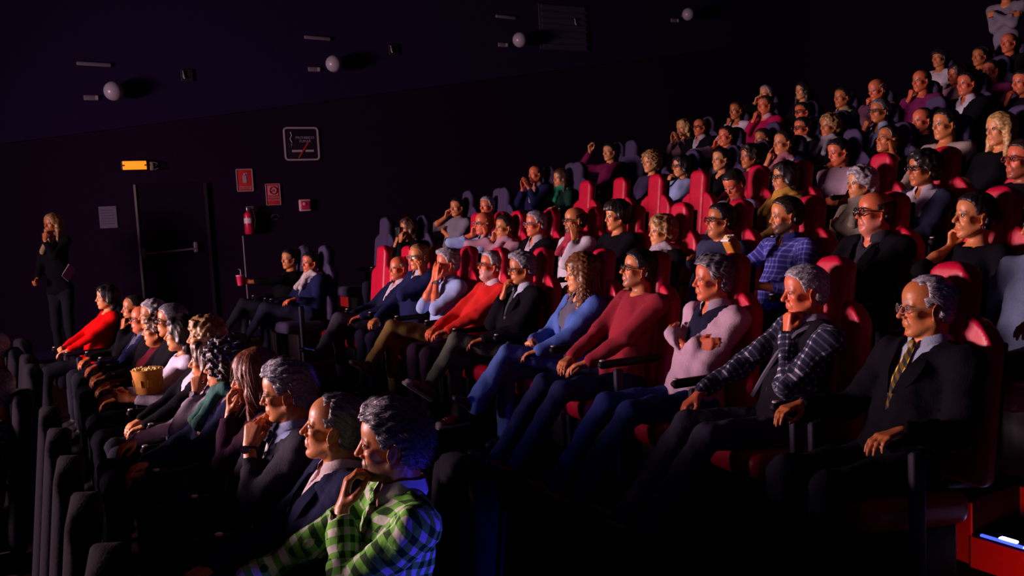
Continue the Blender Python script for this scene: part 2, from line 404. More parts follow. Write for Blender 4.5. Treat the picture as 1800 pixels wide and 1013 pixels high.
# z of the hair line as a function of x in the head's own frame
HL = {'short': ([-.12, -.06, -.035, -.018, .0, .018, .030, .045, .068, .10], [-.075, -.072, -.06, -.01, .008, -.004, .02, .058, .076, .080]),
      'receding': ([-.12, -.06, -.035, -.018, .0, .018, .030, .045, .068, .10], [-.072, -.068, -.055, -.008, .012, .006, .03, .075, .095, .13]),
      'low': ([-.12, -.06, -.035, -.018, .0, .018, .030, .045, .068, .10], [-.095, -.09, -.075, -.035, -.035, -.020, .00, .030, .046, .048])}
def hair_geo(kind, H, R, g, h, ph):
    """returns (vs, quads) of the hair mass"""
    th = {'short': .011, 'crop': .006, 'receding': .007, 'fringe': .007, 'mop': .026, 'bob': .020, 'long': .016, 'curly': .028, 'bun': .010, 'shortf': .022, 'wavy': .019, 'swept': .012, 'afro': .035}[kind]
    w_ = g['w']; T = lambda x, y, z: H + R @ V(x, y * w_, z)
    P = [ell(T(-.017, 0, .037), (.097 + th, .077 * w_ + th * .9, .083 + th), R, k=0),
         ell(T(-.05, 0, -.02), (.055 + th, .064 * w_ + th * .7, .06), R, k=.02)]
    if kind in ('short', 'swept', 'wavy', 'mop', 'crop'): P.append(ell(T(.022, 0, .048), (.064 + th * .9, .066 * w_ + th * .7, .064 + th), R, k=.015))
    if kind == 'swept': P.append(cap(T(.070, -.03, .105), T(.0, .01, .128), .018, .016, k=.02))
    if kind in ('mop',):
        P += [cap(T(.06, s * .035, .09), T(.085, s * .045, .040), .022, .016, k=.02) for s in (1, -1)] + [cap(T(.085, -.02, .065), T(.088, .03, .055), .017, k=.02)]
        P += [cap(T(-.01, s * .085, .03), T(.01, s * .088, -.03), .022, .014, k=.02) for s in (1, -1)]
    if kind in ('bob', 'shortf', 'afro'):
        P += [cap(T(-.02, s * .075, .03), T(.008, s * .083, -.045 if kind != 'shortf' else -.01), .030, .022, k=.03) for s in (1, -1)]
        P += [ell(T(-.07, 0, -.01), (.055, .075, .08), R, k=.03), cap(T(.055, -.045, .085), T(.06, .045, .090), .022, k=.025)]
        if kind == 'bob': P += [cap(T(-.05, s * .05, 0), T(-.04, s * .075, -.10), .04, .026, k=.03) for s in (1, -1)]
    if kind in ('long', 'curly'):
        b = 1.35 if kind == 'curly' else 1.
        for s in (1, -1):
            P += [cap(T(-.01, s * .072, .045), T(.002, s * .090, -.07), .026 * b, .026 * b, k=.03), cap(T(.002, s * .090, -.07), T(.02, s * .098, -.21 - (.08 if kind == 'curly' else 0)), .026 * b, .020 * b, k=.03),
                  cap(T(-.05, s * .05, .0), T(-.06, s * .07, -.20), .042, .034, k=.03), cap(T(.045, s * .03, .088), T(.040, s * .068, .02), .020, .016, k=.02)]
        P += [cap(T(-.06, 0, .0), T(-.075, 0, -.20), .05, .04, k=.03)]
        if kind == 'curly': P += [ell(T(-.03, 0, .05), (.115, .105, .10), R, k=.03)] + [cap(T(.02, s * .098, -.20), T(.075, s * .095, -.32), .036, .026, k=.03) for s in (1, -1)] + [cap(T(-.06, s * .05, -.15), T(-.05, s * .09, -.30), .05, .04, k=.04) for s in (1, -1)]
    if kind == 'bun': P += [ell(T(-.115, 0, .0), (.035, .035, .035), R, k=.012), ell(T(.03, 0, .05), (.062, .072, .062), R, k=.015)]
    hl = HL['receding' if kind in ('receding', 'fringe') else ('low' if kind == 'mop' else 'short')]
    face = (kind in ('bob', 'long', 'curly', 'shortf', 'afro'))
    hlz = g.get('hl', 0)
    def cut(X, Y, Z):
        x, y, z = local(H, R, X, Y, Z)
        if face:
            # open an oval for the face
            c = np.sqrt(((x - .110) / .085) ** 2 + (y / (.066 * w_)) ** 2 + ((z + .012 + hlz) / (.082)) ** 2) - 1
            d = -c * .06
            if kind == 'shortf': d = np.maximum(d, (np.interp(x, [-.12, -.04, -.01, .05], [-.085, -.07, -.028, -.0]) - z))
            return d
        d = np.interp(x, hl[0], hl[1]) + hlz - z + 0 * y
        if kind == 'receding': d = np.maximum(d, np.maximum(x - .052 + .30 * np.abs(y), np.minimum(x - .012, np.minimum(np.abs(y) - .046, z - .045))))
        if kind == 'fringe': d = np.maximum(d, z - .052 + .25 * x)
        # leave the ears free
        e = .024 - np.sqrt((x + .010) ** 2 + ((z + .012) * .75) ** 2) + 0 * y
        if kind not in ('mop',): d = np.maximum(d, np.where(np.abs(y) > .05, e, -1))
        return d
    amp = {'curly': .005, 'afro': .010, 'wavy': .005, 'shortf': .007, 'mop': .005, 'bob': .003, 'swept': .004}.get(kind, .0018)
    fr = {'curly': 190, 'afro': 150, 'shortf': 120, 'wavy': 110}.get(kind, 90)
    def noise(X, Y, Z):
        x, y, z = local(H, R, X, Y, Z)
        if kind in ('long', 'bob', 'short', 'receding', 'swept', 'crop', 'bun', 'fringe', 'mop'):
            ang = np.arctan2(y, z + .02 if kind in ('short', 'receding', 'swept', 'crop') else x + .02)
            return amp * np.sin(ang * 26 + 2 * np.sin(x * 40 + ph)) + .6 * amp * nz3(x, y, z, fr, ph)
        return amp * nz3(x, y, z, fr, ph)
    return polygonise(P, h, cut, noise)
def strands(vs, quads, H, R, kind, col, n, rng, L=.035, wd=.0011):
    """fine hair ribbons lying along the hair mass"""
    q = quads[rng.integers(0, len(quads), n)]; a, b, c = vs[q[:, 0]], vs[q[:, 1]], vs[q[:, 3]]
    nrm = np.cross(vs[q[:, 1]] - a, vs[q[:, 3]] - a); nrm /= np.linalg.norm(nrm, axis=1)[:, None] + 1e-9
    u = rng.random((n, 2)); p = a + (b - a) * u[:, :1] + (c - a) * u[:, 1:]
    lx, ly, lz = local(H, R, p[:, 0], p[:, 1], p[:, 2])
    if kind in ('long', 'bob', 'curly'): fl = np.stack([-.15 + 0 * lx, .12 * np.sign(ly), -1 - 0 * lx], 1)
    else: fl = np.stack([-1 + 0 * lx, .25 * np.sign(ly), np.where(lz > .07, .1, -.75)], 1)
    fl = fl @ R.T + rng.normal(0, .16 if kind != 'curly' else .5, (n, 3))
    fl -= (fl * nrm).sum(1)[:, None] * nrm; fl /= np.linalg.norm(fl, axis=1)[:, None] + 1e-9
    sd = np.cross(nrm, fl); rows = []
    K = 4
    ln = L * rng.uniform(.5, 1.3, n)[:, None]; lift = rng.uniform(.0003, .0022, n)[:, None]
    for i in range(K):
        t = i / (K - 1)
        m = p + fl * ln * t + nrm * (lift * (4 * t * (1 - t)) + .0012 - .30 * ln * t * t * .5)
        ww = wd * (1 - .75 * t)
        rows.append(m - sd * ww); rows.append(m + sd * ww)
    out = np.stack(rows, 1).reshape(-1, 3)
    base = np.arange(n)[:, None] * (2 * K); Q = []
    for i in range(K - 1): Q.append(np.concatenate([base + 2 * i, base + 2 * i + 1, base + 2 * i + 3, base + 2 * i + 2], 1))
    cc = np.repeat(np.array(col) * rng.uniform(.45, 1.9, (n, 1)), 2 * K, axis=0)
    return out, np.concatenate(Q), cc
CURL = {'flat': (.10, .15, .10), 'relaxed': (.35, .5, .3), 'loose': (.55, .75, .5), 'grip': (.8, 1.0, .6), 'fist': (1.25, 1.45, .9), 'point': (.2, .2, .1)}
def hand_prims(W, d, n, side, curl, sc=1.):
    """W wrist, d finger direction, n palm normal, side +1 left / -1 right"""
    d = unit(d); n = unit(n - (n @ d) * d); t = side * np.cross(n, d)
    P = []; A = CURL[curl]
    off = [.026, .009, -.009, -.026]; ln = [.073, .081, .075, .058]; kn = [.084, .088, .084, .076]
    for i in range(4):
        o = t * off[i] * sc
        K = W + d * kn[i] * sc + o
        P.append(cap(W + d * .012 * sc + o * .55, K, .0135 * sc, .0115 * sc, k=.012, s=n, q=.95))
        c = list(A)
        if curl == 'point' and i > 0: c = [1.1, 1.3, .9]
        a = c[0] * (1 + .12 * i); spread = off[i] * 1.6 * (0 if A[0] > 1 else 1)
        dd = unit(d * math.cos(a) + n * math.sin(a) + t * spread); prev = K; r = [.0092, .0085, .0078, .0066]
        for j, fr in enumerate((.45, .30, .25)):
            nx = prev + dd * ln[i] * fr * sc
            P.append(cap(prev, nx, r[j] * sc, r[j + 1] * sc, k=.0035))
            prev = nx
            if j < 2: a += c[j + 1]; dd = unit(d * math.cos(a) + n * math.sin(a) + t * spread)
    b = W + d * .018 * sc + t * .018 * sc + n * .006
    close = min(1, A[0])
    t1 = unit(d * .75 + t * (.72 - .3 * close) + n * (.3 + .4 * close)); t2 = unit(d * .95 + t * (.30 - .5 * close) + n * (.25 + .35 * close)); t3 = unit(d * 1. + t * (.1 - .6 * close) + n * (.2 + .3 * close))
    p1 = b + t1 * .042 * sc; p2 = p1 + t2 * .034 * sc; p3 = p2 + t3 * .026 * sc
    P += [cap(b, p1, .0165 * sc, .0125 * sc, k=.012), cap(p1, p2, .0112 * sc, .0100 * sc, k=.004), cap(p2, p3, .0098 * sc, .0078 * sc, k=.003)]
    return P
def ik(S, T, pole, l1, l2):
    v = T - S; L = np.linalg.norm(v); mx = (l1 + l2) * .995
    if L > mx: T = S + v / L * mx; L = mx
    L = max(L, abs(l1 - l2) + .03); u = unit(T - S); a = (l1 * l1 - l2 * l2 + L * L) / (2 * L); hh = math.sqrt(max(l1 * l1 - a * a, 0))
    p = unit(pole - (pole @ u) * u); return S + u * a + p * hh, T
def lens_ring(c, R, rx, rz, n=18): return [c + R @ V(0, rx * math.cos(2 * math.pi * i / n) * (1 + .06 * math.cos(4 * math.pi * i / n)), rz * math.sin(2 * math.pi * i / n)) for i in range(n)]
CLOTHN = [0]
def cloth_mat(spec):
    k = spec[0]
    if k == 'plaid': return plaid('%s_plaid_cloth' % spec[1], *spec[2:])
    if k == 'knit': return knit('%s_knit_cloth' % spec[1], spec[2])
    if k == 'satin': return plain('%s_satin_cloth' % spec[1], spec[2], .4, 30, .3, .3)
    return plain('%s_cloth' % spec[1], spec[2], .92, 150, .5, .25, spec=.06)
PEOPLE = []
def person(floor, px, py, label, short, sex='m', skin='mid', hair=('short', 'dark'), top=('cloth', 'black', (.01, .01, .015)),
           style='shirt', inner=(.45, .50, .65), tie=None, arms=('lap', 'lap'), legs='normal', yaw=0, pitch=4, roll=0, lean=16, side=0,
           glasses=None, beard=None, fat=0., old=0., nose=1., bottom=(.012, .012, .022), shoe=(.01, .01, .012), sleeve=1., curls=(None, None), seed=0,
           neck='crew', scarf=None, standing=None, w=1., hl=0., coll=None, rim=.0024, ungaze=False, shift=0., rz=0., gilet=None, watch=None, hairN=None, Y=None, opening=None):
    rng = np.random.default_rng(seed + int(px * 7 + py)); ph = rng.uniform(0, 6)
    fem = 1. if sex == 'f' else 0.
    # --- skeleton in the person's own frame (forward +X, left +Y)
    th = rad(lean); sd = rad(side); RT = Rx(sd) @ Ry(-th)
    L = .52; hipz = .50 if standing is None else .90; hipx = shift
    wp = atY(px, py, Y); zt = wp[2] - floor
    for _ in range(4):
        nb = V(hipx, 0, hipz) + RT @ V(0, 0, L); Hl = nb + V(.028, 0, .150)
        L = float(np.clip(L + (zt - Hl[2]) / RT[2, 2], .40, .66))
    a_ = math.pi - bow_turn(Y) * (standing is None) + (standing or 0) + rz; X = wp[0] - (Hl[0] * math.cos(a_) - Hl[1] * math.sin(a_)); Yw = Y - (Hl[0] * math.sin(a_) + Hl[1] * math.cos(a_))
    root = empty('person', (X, Yw, floor), a_)
    camd = math.hypot(X + .1, Yw)
    tag(root, label, 'person')
    info = dict(X=X, Y=Yw, rz=a_, short=short, root=root); PEOPLE.append(info)
    gz = 0 if ungaze else (math.atan2(8.2 - Yw, -6.5 - X) - a_ + math.pi) % (2 * math.pi) - math.pi
    R = Rz(gz + rad(yaw)) @ Ry(-rad(pitch)) @ Rx(rad(roll))
    H = Hl; g = dict(fem=fem, w=w * (.97 - .03 * fem + rng.uniform(-.02, .02)), fat=fat, old=old, nose=nose * rng.uniform(.9, 1.1), dist=camd, hl=hl)
    sw = .182 - .022 * fem + .012 * fat
    near = camd < 4.4
    hh = float(np.clip(camd * .00128, .0035, .0096)); hb = float(np.clip(camd * .0032, .0088, .0260))
    # --- head, neck
    skinc = np.array(SKT[skin]) * rng.uniform(.92, 1.06); hc = HC[hair[1]] if hair else HC['dark']
    P = head_prims(H, R, g)
    nr = .054 - .009 * fem + .006 * fat
    nk0 = H + R @ V(-.030, 0, -.060)
    P += [cap(nk0, nb + RT @ V(.0, 0, -.02), nr, nr + .004, k=.022)]
    if near and not fem: P += [cap(H + R @ V(-.02, s * .058, -.06), nb + RT @ V(.05, s * .012, .0), .009, .010, k=.02) for s in (1, -1)]
    P += [ell(nb + RT @ V(.0, 0, -.055), (.075, sw * .72, .058), RT, k=.04)]
    vs, qs = polygonise(P, hh)
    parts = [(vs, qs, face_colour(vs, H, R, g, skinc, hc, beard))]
    # --- arms
    sl = {}; armsP = []
    for s, pose, cu in ((1, arms[0], curls[0]), (-1, arms[1], curls[1])):
        S = nb + RT @ V(.0, s * sw, -.060)
        hp = lambda x, y, z: H + R @ V(x, y, z)
        bt = V(0, 0, 1)
        if pose == 'lap': T = V(.30, s * .10, .655); pole = V(-.5, s * .7, -1); d = V(.9, -s * .5, -.25); n = V(.1, 0, -1); c = 'relaxed'
        elif pose == 'rest': T = V(.24, s * .27, .72); pole = V(-.6, s * .4, -1); d = V(1, -s * .05, -.10); n = V(0, 0, -1); c = 'relaxed'
        elif pose == 'cross': T = V(.158 - math.tan(th) * .36 + (.03 if s > 0 else 0) + .03 * fat, -s * .09, nb[2] - (.135 if s > 0 else .175)); pole = V(-.1, s * .9, -1); d = V(-.50, -s * .85, .05); n = V(-.8, s * .4, -.1); c = 'relaxed'
        elif pose == 'clasp': T = V(.26, s * .055, .70); pole = V(-.3, s * .9, -1); d = V(.7, -s * .75, .0); n = V(.0, -s * .6, -.8); c = 'grip'
        elif pose == 'chin': T = hp(.105, s * .045, -.185); pole = V(.35, s * .5, -1); d = R @ V(-.12, -s * .12, 1); n = R @ V(-1, -s * .2, 0); c = 'fist'
        elif pose == 'mouth': T = hp(.150, s * .035, -.190); pole = V(.5, s * .35, -1); d = R @ V(-.25, -s * .15, 1); n = R @ V(-1, -s * .15, -.2); c = 'loose'
        elif pose == 'cheek': T = hp(.050, s * .100, -.165); pole = V(.4, s * .5, -1); d = R @ V(.0, -s * .12, 1); n = R @ V(-.25, -s * 1., 0); c = 'relaxed'
        elif pose == 'temple': T = hp(.050, s * .150, -.120); pole = V(.2, s * .8, -1); d = R @ V(-.05, -s * .35, 1); n = R @ V(-.2, -s * 1., -.3); c = 'loose'
        elif pose == 'face': T = hp(.125, s * .040, -.150); pole = V(.4, s * .3, -1); d = R @ V(-.10, -s * .02, 1); n = R @ V(-1, -s * .25, 0); c = 'flat'
        elif pose == 'pray': T = hp(.165, s * .040, -.195); pole = V(.2, s * .6, -1); d = R @ V(-.30, -s * .22, 1); n = R @ V(-.35, -s * .8, 0); c = 'loose'
        elif pose == 'clap': T = V(.20, s * .065, .98) + V(nb[0], 0, 0); pole = V(-.3, s * .8, -1); d = V(.35, -s * .3, 1); n = V(0, -s, 0); c = 'flat'
        elif pose == 'forward': T = V(.42, s * .26, .70); pole = V(-.1, s * .8, -.8); d = V(.9, s * .15, -.50); n = V(-.2, 0, -1); c = 'relaxed'
        elif pose == 'knee': T = V(.42, s * .17, .66); pole = V(-.1, s * .9, -.4); d = V(.9, s * .05, -.55); n = V(-.3, 0, -1); c = 'relaxed'
        elif pose == 'hold': T = V(.26, s * .13, .74); pole = V(-.5, s * .7, -1); d = V(.9, -s * .5, .2); n = V(.2, -s, .1); c = 'loose'
        elif pose == 'raised': T = V(.16, s * .24, 1.16) + V(nb[0], 0, 0); pole = V(.3, s * .7, -1); d = V(.1, -s * .15, 1); n = V(.1, -s, 0); c = 'loose'
        elif pose == 'hang': T = V(-.02, s * .27, hipz + .02); pole = V(-1, s * .2, 0); d = V(.1, 0, -1); n = V(0, -s, 0); c = 'relaxed'
        elif isinstance(pose, dict): T, pole, d, n, c = V(*pose['T']), V(*pose['pole']), V(*pose['d']), V(*pose['n']), pose.get('c', 'relaxed')
        if pose in ('cross', 'clap', 'lap', 'clasp', 'rest', 'hold', 'forward', 'knee'): T = T + V(shift, 0, 0)
        c = cu or c; ll = .285 - .02 * fem, .255 - .02 * fem
        El, T = ik(S, T, pole, *ll); fa = unit(T - El)
        sl[s] = (S, El, T, fa)
        hs = 1.0 - .08 * fem
        fk = .030 if sleeve > .6 else .040
        AP = [] if sleeve > .6 else [cap(El, El + (T - El) * .5, fk - .004 * fem, (.029 if sleeve > .6 else .036) - .003 * fem, k=0)]
        AP += [cap(El + (T - El) * (.62 if sleeve > .6 else .5), T, (.029 if sleeve > .6 else .036) - .003 * fem, .0255 - .003 * fem, k=.02, s=unit(n), q=.86)]
        AP += hand_prims(T + fa * .004, d, n, s, c, hs)
        ch = float(np.clip(camd * .0014, .0033, .0084))
        v2, q2 = polygonise(AP, ch)
        kc = np.tile(skinc * (1.02, .95, .95), (len(v2), 1)); parts.append((v2, q2, kc))
        v3, q3 = polygonise([cap(S, El, .046 - .006 * fem, .036 - .006 * fem, k=0)] + ([cap(El, El + (T - El) * .75, .030, .024, k=.01)] if sleeve > .6 else []), .020); parts.append((v3, q3, np.tile(skinc, (len(v3), 1))))
    # --- hidden trunk so the figure is whole
    v3, q3 = polygonise([ell(V(hipx, 0, hipz + .03), (.09, .12, .08), RT, k=0), cap(V(hipx, 0, hipz + .06), nb + RT @ V(0, 0, -.13), .070, .080, k=.03, s=V(0, 1, 0), q=1.25)], .036)
    parts.append((v3, q3, np.tile(skinc, (len(v3), 1))))
    v, q, c = join(parts)
    meshobj('body', fastmesh('body', v, q, SKIN, col=c), root)
    # --- eyes
    if camd < 11:
        for s in (1, -1):
            e = G(); ec = H + R @ V(.0668 if camd < 5 else .0690, s * .031 * g['w'], .0005); prof = [(.0001, .0168), (.006, .0160), (.0105, .0132), (.014, .0088), (.0150, .003)]
            Rr = R @ Ry(rad(90)); e.lathe(prof, ec, 14, Rr)
            me = e.mesh('eye', attrmat('eye', .12, .6, noise=10, bump=0)); a = me.attributes.new('col', 'FLOAT_COLOR', 'POINT')
            cc = np.ones((len(e.v), 4), np.float32); cc[:14, :3] = (.005, .004, .004); cc[14:28, :3] = (.03, .018, .012); cc[28:, :3] = (.24, .20, .19); a.data.foreach_set('color', cc.ravel())
            meshobj('eye', me, root)
    # --- hair
    if hair:
        hv, hq = hair_geo(hair[0], H, R, g, max(hh * 1.2, .0038), ph)
        if len(hv):
            hcol = np.array(hc) * (.45 if hair[0] == 'curly' else 1.) * (1 + .35 * np.sign(nz3(hv[:, 0], hv[:, 1], hv[:, 2], 260, ph)))[:, None] * rng.uniform(.8, 1.2, (len(hv), 1))
            ho = meshobj('hair', fastmesh('hair', hv, hq, HAIR, col=hcol), root)
            if camd < 5.2 or hairN:
                n = hairN or (2600 if camd < 3.8 else 1300)
                Ls = {'long': .08, 'bob': .06, 'curly': .05, 'crop': .012, 'short': .026, 'receding': .020, 'fringe': .018, 'swept': .022}.get(hair[0], .035)
                sv, sq, scol = strands(hv, hq, H, R, hair[0], hc, n, rng, Ls)
                so = meshobj('hair_strands', fastmesh('hair_strands', sv, sq, HAIR, col=scol), ho); tag(so, kind='stuff')
            if hair[0] == 'curly' and camd < 7:
                cg_v, cg_q, cg_c = [], [], []; K, NS = 26, 4
                for i in range(340):
                    a = rng.uniform(.78, 5.50); r0 = rng.uniform(.075, .10); x0, y0 = r0 * math.cos(a) - .02, r0 * math.sin(a) * .95; z0 = rng.uniform(-.02, .09); ln = rng.uniform(.22, .46)
                    ph2 = rng.uniform(0, 6); rr = rng.uniform(.005, .010); t = np.linspace(0, 1, K); out = 1 + .45 * t
                    cx = x0 * out + rr * np.cos(t * ln * 210 + ph2); cy = y0 * out + rr * np.sin(t * ln * 210 + ph2); cz = z0 - ln * t
                    ctr = H + np.stack([cx, cy, cz], 1) @ R.T; tw = .0022 * (1 - .4 * t)
                    for k in range(NS):
                        b = 2 * math.pi * k / NS; cg_v.append(ctr + (tw * math.cos(b))[:, None] * (R @ V(1, 0, 0)) + (tw * math.sin(b))[:, None] * (R @ V(0, 1, .4)))
                    base = i * K * NS; j = np.arange(K - 1)
                    for k in range(NS): k2 = (k + 1) % NS; cg_q.append(np.stack([base + k * K + j, base + k * K + j + 1, base + k2 * K + j + 1, base + k2 * K + j], 1))
                    cg_c.append(np.tile(np.array(hc) * rng.uniform(.3, 1.9), (K * NS, 1)))
                so = meshobj('curls', fastmesh('curls', np.concatenate(cg_v), np.concatenate(cg_q), HAIR, col=np.concatenate(cg_c)), ho); tag(so, kind='stuff')
    # --- glasses
    if glasses:
        fr = G(); rx, rz = (.024, .017) if glasses != 'big' else (.028, .023); R2 = R @ Ry(rad(-4))
        cs = [H + R @ V(.099, s * .033, -.001) for s in (1, -1)]
        for c0, s in zip(cs, (1, -1)): fr.tube(lens_ring(c0, R2 @ Rz(s * rad(10)), rx, rz), rim, 6, True)
        fr.tube([H + R @ V(.102, .011, .004), H + R @ V(.104, 0, .007), H + R @ V(.102, -.011, .004)], rim * .9, 6)
        for s in (1, -1): fr.tube([H + R @ V(.096, s * .056, .005), H + R @ V(.085, s * .070 * g['w'], .006), H + R @ V(.0, s * .083 * g['w'], .004), H + R @ V(-.025, s * .084 * g['w'], -.012)], rim * .85, 6)
        gcol = {'black': (.008, .008, .01), 'red': (.22, .02, .02), 'wire': (.25, .24, .27), 'big': (.008, .008, .01), 'brown': (.06, .02, .012)}[glasses]
        go = fr.build('glasses', plain('%s_spectacle_frame' % glasses, gcol, .3, 40, 0, .1, spec=.6), root)
        for c0, s in zip(cs, (1, -1)):
            ln = G(); rg = lens_ring(c0, R2 @ Rz(s * rad(10)), rx, rz); ln.add([c0 + R @ V(.001, 0, 0)] + rg, [(0, i + 1, (i + 1) % 18 + 1) for i in range(18)]); ln.build('lens', glassmat(), go)
    # --- upper garment
    ex = .012 if style in ('jacket', 'coat') else .003
    def trunk(e, bone0=0):
        B = V(hipx, 0, hipz)
        m = B + RT @ V(0, 0, L * .36)
        return [ell(B + V(0, 0, .02), (.135 + e + .03 * fat, .168 + e + .03 * fat, .11), RT, k=0, bone=0),
                ell(m + RT @ V(.015 + .03 * fat, 0, 0), (.122 + e + .04 * fat, .156 + e - .014 * fem + .035 * fat, .18), RT, k=.07),
                ell(B + RT @ V(.004, 0, L * .70), (.112 + e, .150 + e - .008 * fem, .165), RT, k=.06)] + \
               ([ell(B + RT @ V(.085, s * .07, L * .62), (.055, .065, .065), RT, k=.05) for s in (1, -1)] if fem else []) + \
               [cap(nb + RT @ V(0, s * .04, -.035), nb + RT @ V(-.005, s * (sw - .012), -.052), .052 + e, .056 + e, k=.05) for s in (1, -1)]
    P = trunk(ex)
    bones = [(V(hipx, 0, hipz), RT @ V(0, 1, 0), RT @ V(1, 0, 0), RT @ V(0, 0, 1))]
    for s in (1, -1):
        S, El, T, fa = sl[s]; lu = unit(El - S); px_ = unit(np.cross(lu, V(.3, .2, 1)))
        bones.append((S, px_, np.cross(lu, px_), lu)); pf = unit(np.cross(fa, V(.3, .2, 1))); bones.append((El, pf, np.cross(fa, pf), fa))
        bi = len(bones) - 2
        P.append(cap(S, El, .059 + ex * .8 - .006 * fem, .050 + ex * .6 - .006 * fem, k=.035, bone=bi))
        if sleeve > .1:
            We = El + (T - El) * (.97 * sleeve); P.append(cap(El, We, .050 + ex * .6 - .006 * fem, .037 + ex * .5 - .004 * fem, k=.02, bone=bi + 1))
            if (arms[0] if s > 0 else arms[1]) not in ('cross', 'clasp', 'lap'): P.append(cap(We + fa * .010, We + fa * .05, .036, .036, k=.004, op='sub', bone=0))
    # neck opening
    axis = unit(H - nb)
    orad = nr + {'crew': .006, 'turtle': .001, 'v': .012, 'wide': .030}.get(neck, .006)
    P.append(cap(nb + RT @ V(.004, 0, .012), nb + RT @ V(.03, 0, .20), orad, orad + .03, k=.012, op='sub'))
    wedge = {'jacket': (.50, .30), 'coat': (.45, .45)}.get(style) or ({'v': (.80, .42), 'open': (.82, .36)}.get(neck))
    if opening: wedge = opening
    cut = None
    if wedge:
        v0, slp = wedge
        def cut(X_, Y_, Z_):
            x, y, z = local(V(hipx, 0, hipz), RT, X_, Y_, Z_)
            m = np.minimum((z - v0 * L) * slp - np.abs(y) + .004, x - .01)
            return m
    fq = rng.uniform(24, 34)
    wr = .0045 if camd > 5 else .0060
    def noise(X_, Y_, Z_):
        return wr * nz3(X_, Y_, Z_, fq, ph) + wr * .55 * nz3(X_, Z_, Y_, fq * 2.3, ph + 2)
    v, q = polygonise(P, hb, cut, noise)
    who = nearest(P, v); uvw = np.zeros((len(v), 3)); bidx = np.array([p['bone'] for p in P])[who]
    for i, (o, b0, b1, b2) in enumerate(bones):
        m = bidx == i; rel = v[m] - o; uvw[m] = np.stack([rel @ b0, rel @ b1, rel @ b2], 1)
    gname = {'jacket': 'jacket', 'coat': 'coat', 'shirt': 'shirt', 'sweater': 'sweater'}[style]
    topo = meshobj(gname, fastmesh(gname, v, q, cloth_mat(top), uvw=uvw), root)
    if style in ('jacket', 'coat'):
        P2 = trunk(-.004) + [cap(nb + RT @ V(.004, 0, -.01), nb + RT @ V(.03, 0, .20), nr + .003, nr + .02, k=.01, op='sub')]
        fv = (.83, .34) if not tie else None
        def cut2(X_, Y_, Z_):
            x, y, z = local(V(hipx, 0, hipz), RT, X_, Y_, Z_)
            c0 = np.maximum(.02 * L - z, .0 * z - .03 - x)
            if fv: c0 = np.maximum(c0, np.minimum((z - fv[0] * L) * fv[1] - np.abs(y) + .003, x - .01))
            return c0
        v, q = polygonise(P2, hb, cut2, lambda a, b, c_: .003 * nz3(a, b, c_, fq * 1.4, ph))
        meshobj('shirt', fastmesh('shirt', v, q, plain('inner_shirt_cloth', inner, .85, 120, .3, .15, spec=.1)), root)
    if gilet is not None:
        P2 = trunk(.014) + [cap(nb + RT @ V(.004, 0, .0), nb + RT @ V(.03, 0, .20), nr + .020, nr + .04, k=.01, op='sub')]
        def cut3(X_, Y_, Z_):
            x, y, z = local(V(hipx, 0, hipz), RT, X_, Y_, Z_)
            return np.maximum(np.minimum((z - .62 * L) * .30 - np.abs(y) + .004, x - .01), np.abs(y) - sw + .030)
        v, q = polygonise(P2, hb, cut3, lambda a, b, c_: .004 * nz3(a, b, c_, fq, ph + 1))
        meshobj('gilet', fastmesh('gilet', v, q, plain('gilet_cloth', gilet, .92, 120, .4, .2, spec=.06)), root)
    # collar
    cc = coll if coll is not None else (inner if style in ('jacket', 'coat') else None)
    if cc is not None:
        g2 = G(); nn = 22; c0 = nb + RT @ V(.006, 0, .012); rr = nr + .009; half = rad(18); ring = []
        for i in range(nn + 1):
            a = half + (2 * math.pi - 2 * half) * i / nn; fr_ = math.cos(a)
            drop = -.030 * max(0, fr_) ** 2
            for (dr, dz) in ((.000, -.012), (-.004, .030), (.004, .036), (.020, .004), (.014, -.016 - .018 * max(0, fr_))):
                ring.append(c0 + RT @ V((rr + dr) * math.cos(a) * 1.02, (rr + dr) * math.sin(a) * 1.08, dz + drop))
        g2.add(ring, [(i * 5 + j, (i + 1) * 5 + j, (i + 1) * 5 + j + 1, i * 5 + j + 1) for i in range(nn) for j in range(4)])
        g2.build('collar', cloth_mat(top) if cc == 'top' else plain('collar_cloth', cc, .8, 120, .3, .15), topo)
    if style == 'jacket' and camd < 7.5:
        for s in (1, -1):
            g2 = G(); pts = []
            for i in range(9):
                t = i / 8.; zz = L * (.52 + .42 * t); wd = .012 + .05 * math.sin(math.pi * min(1, t * 1.15)) * (1 if t < .8 else .8)
                yy = (zz - .50 * L) * .30 + .006; xx = .135 - .055 * max(0, t - .45) / .55 - (.03 if t > .9 else 0)
                pts.append(V(hipx, 0, hipz) + RT @ V(xx + .010, s * yy, zz)); pts.append(V(hipx, 0, hipz) + RT @ V(xx - .002 - .008 * t, s * (yy + wd), zz)); pts.append(V(hipx, 0, hipz) + RT @ V(xx - .01, s * (yy + wd * .5), zz))
            g2.add(pts, [(i * 3, i * 3 + 1, i * 3 + 4, i * 3 + 3) for i in range(8)] + [(i * 3 + 1, i * 3 + 2, i * 3 + 5, i * 3 + 4) for i in range(8)])
            g2.build('lapel', cloth_mat(top), topo)
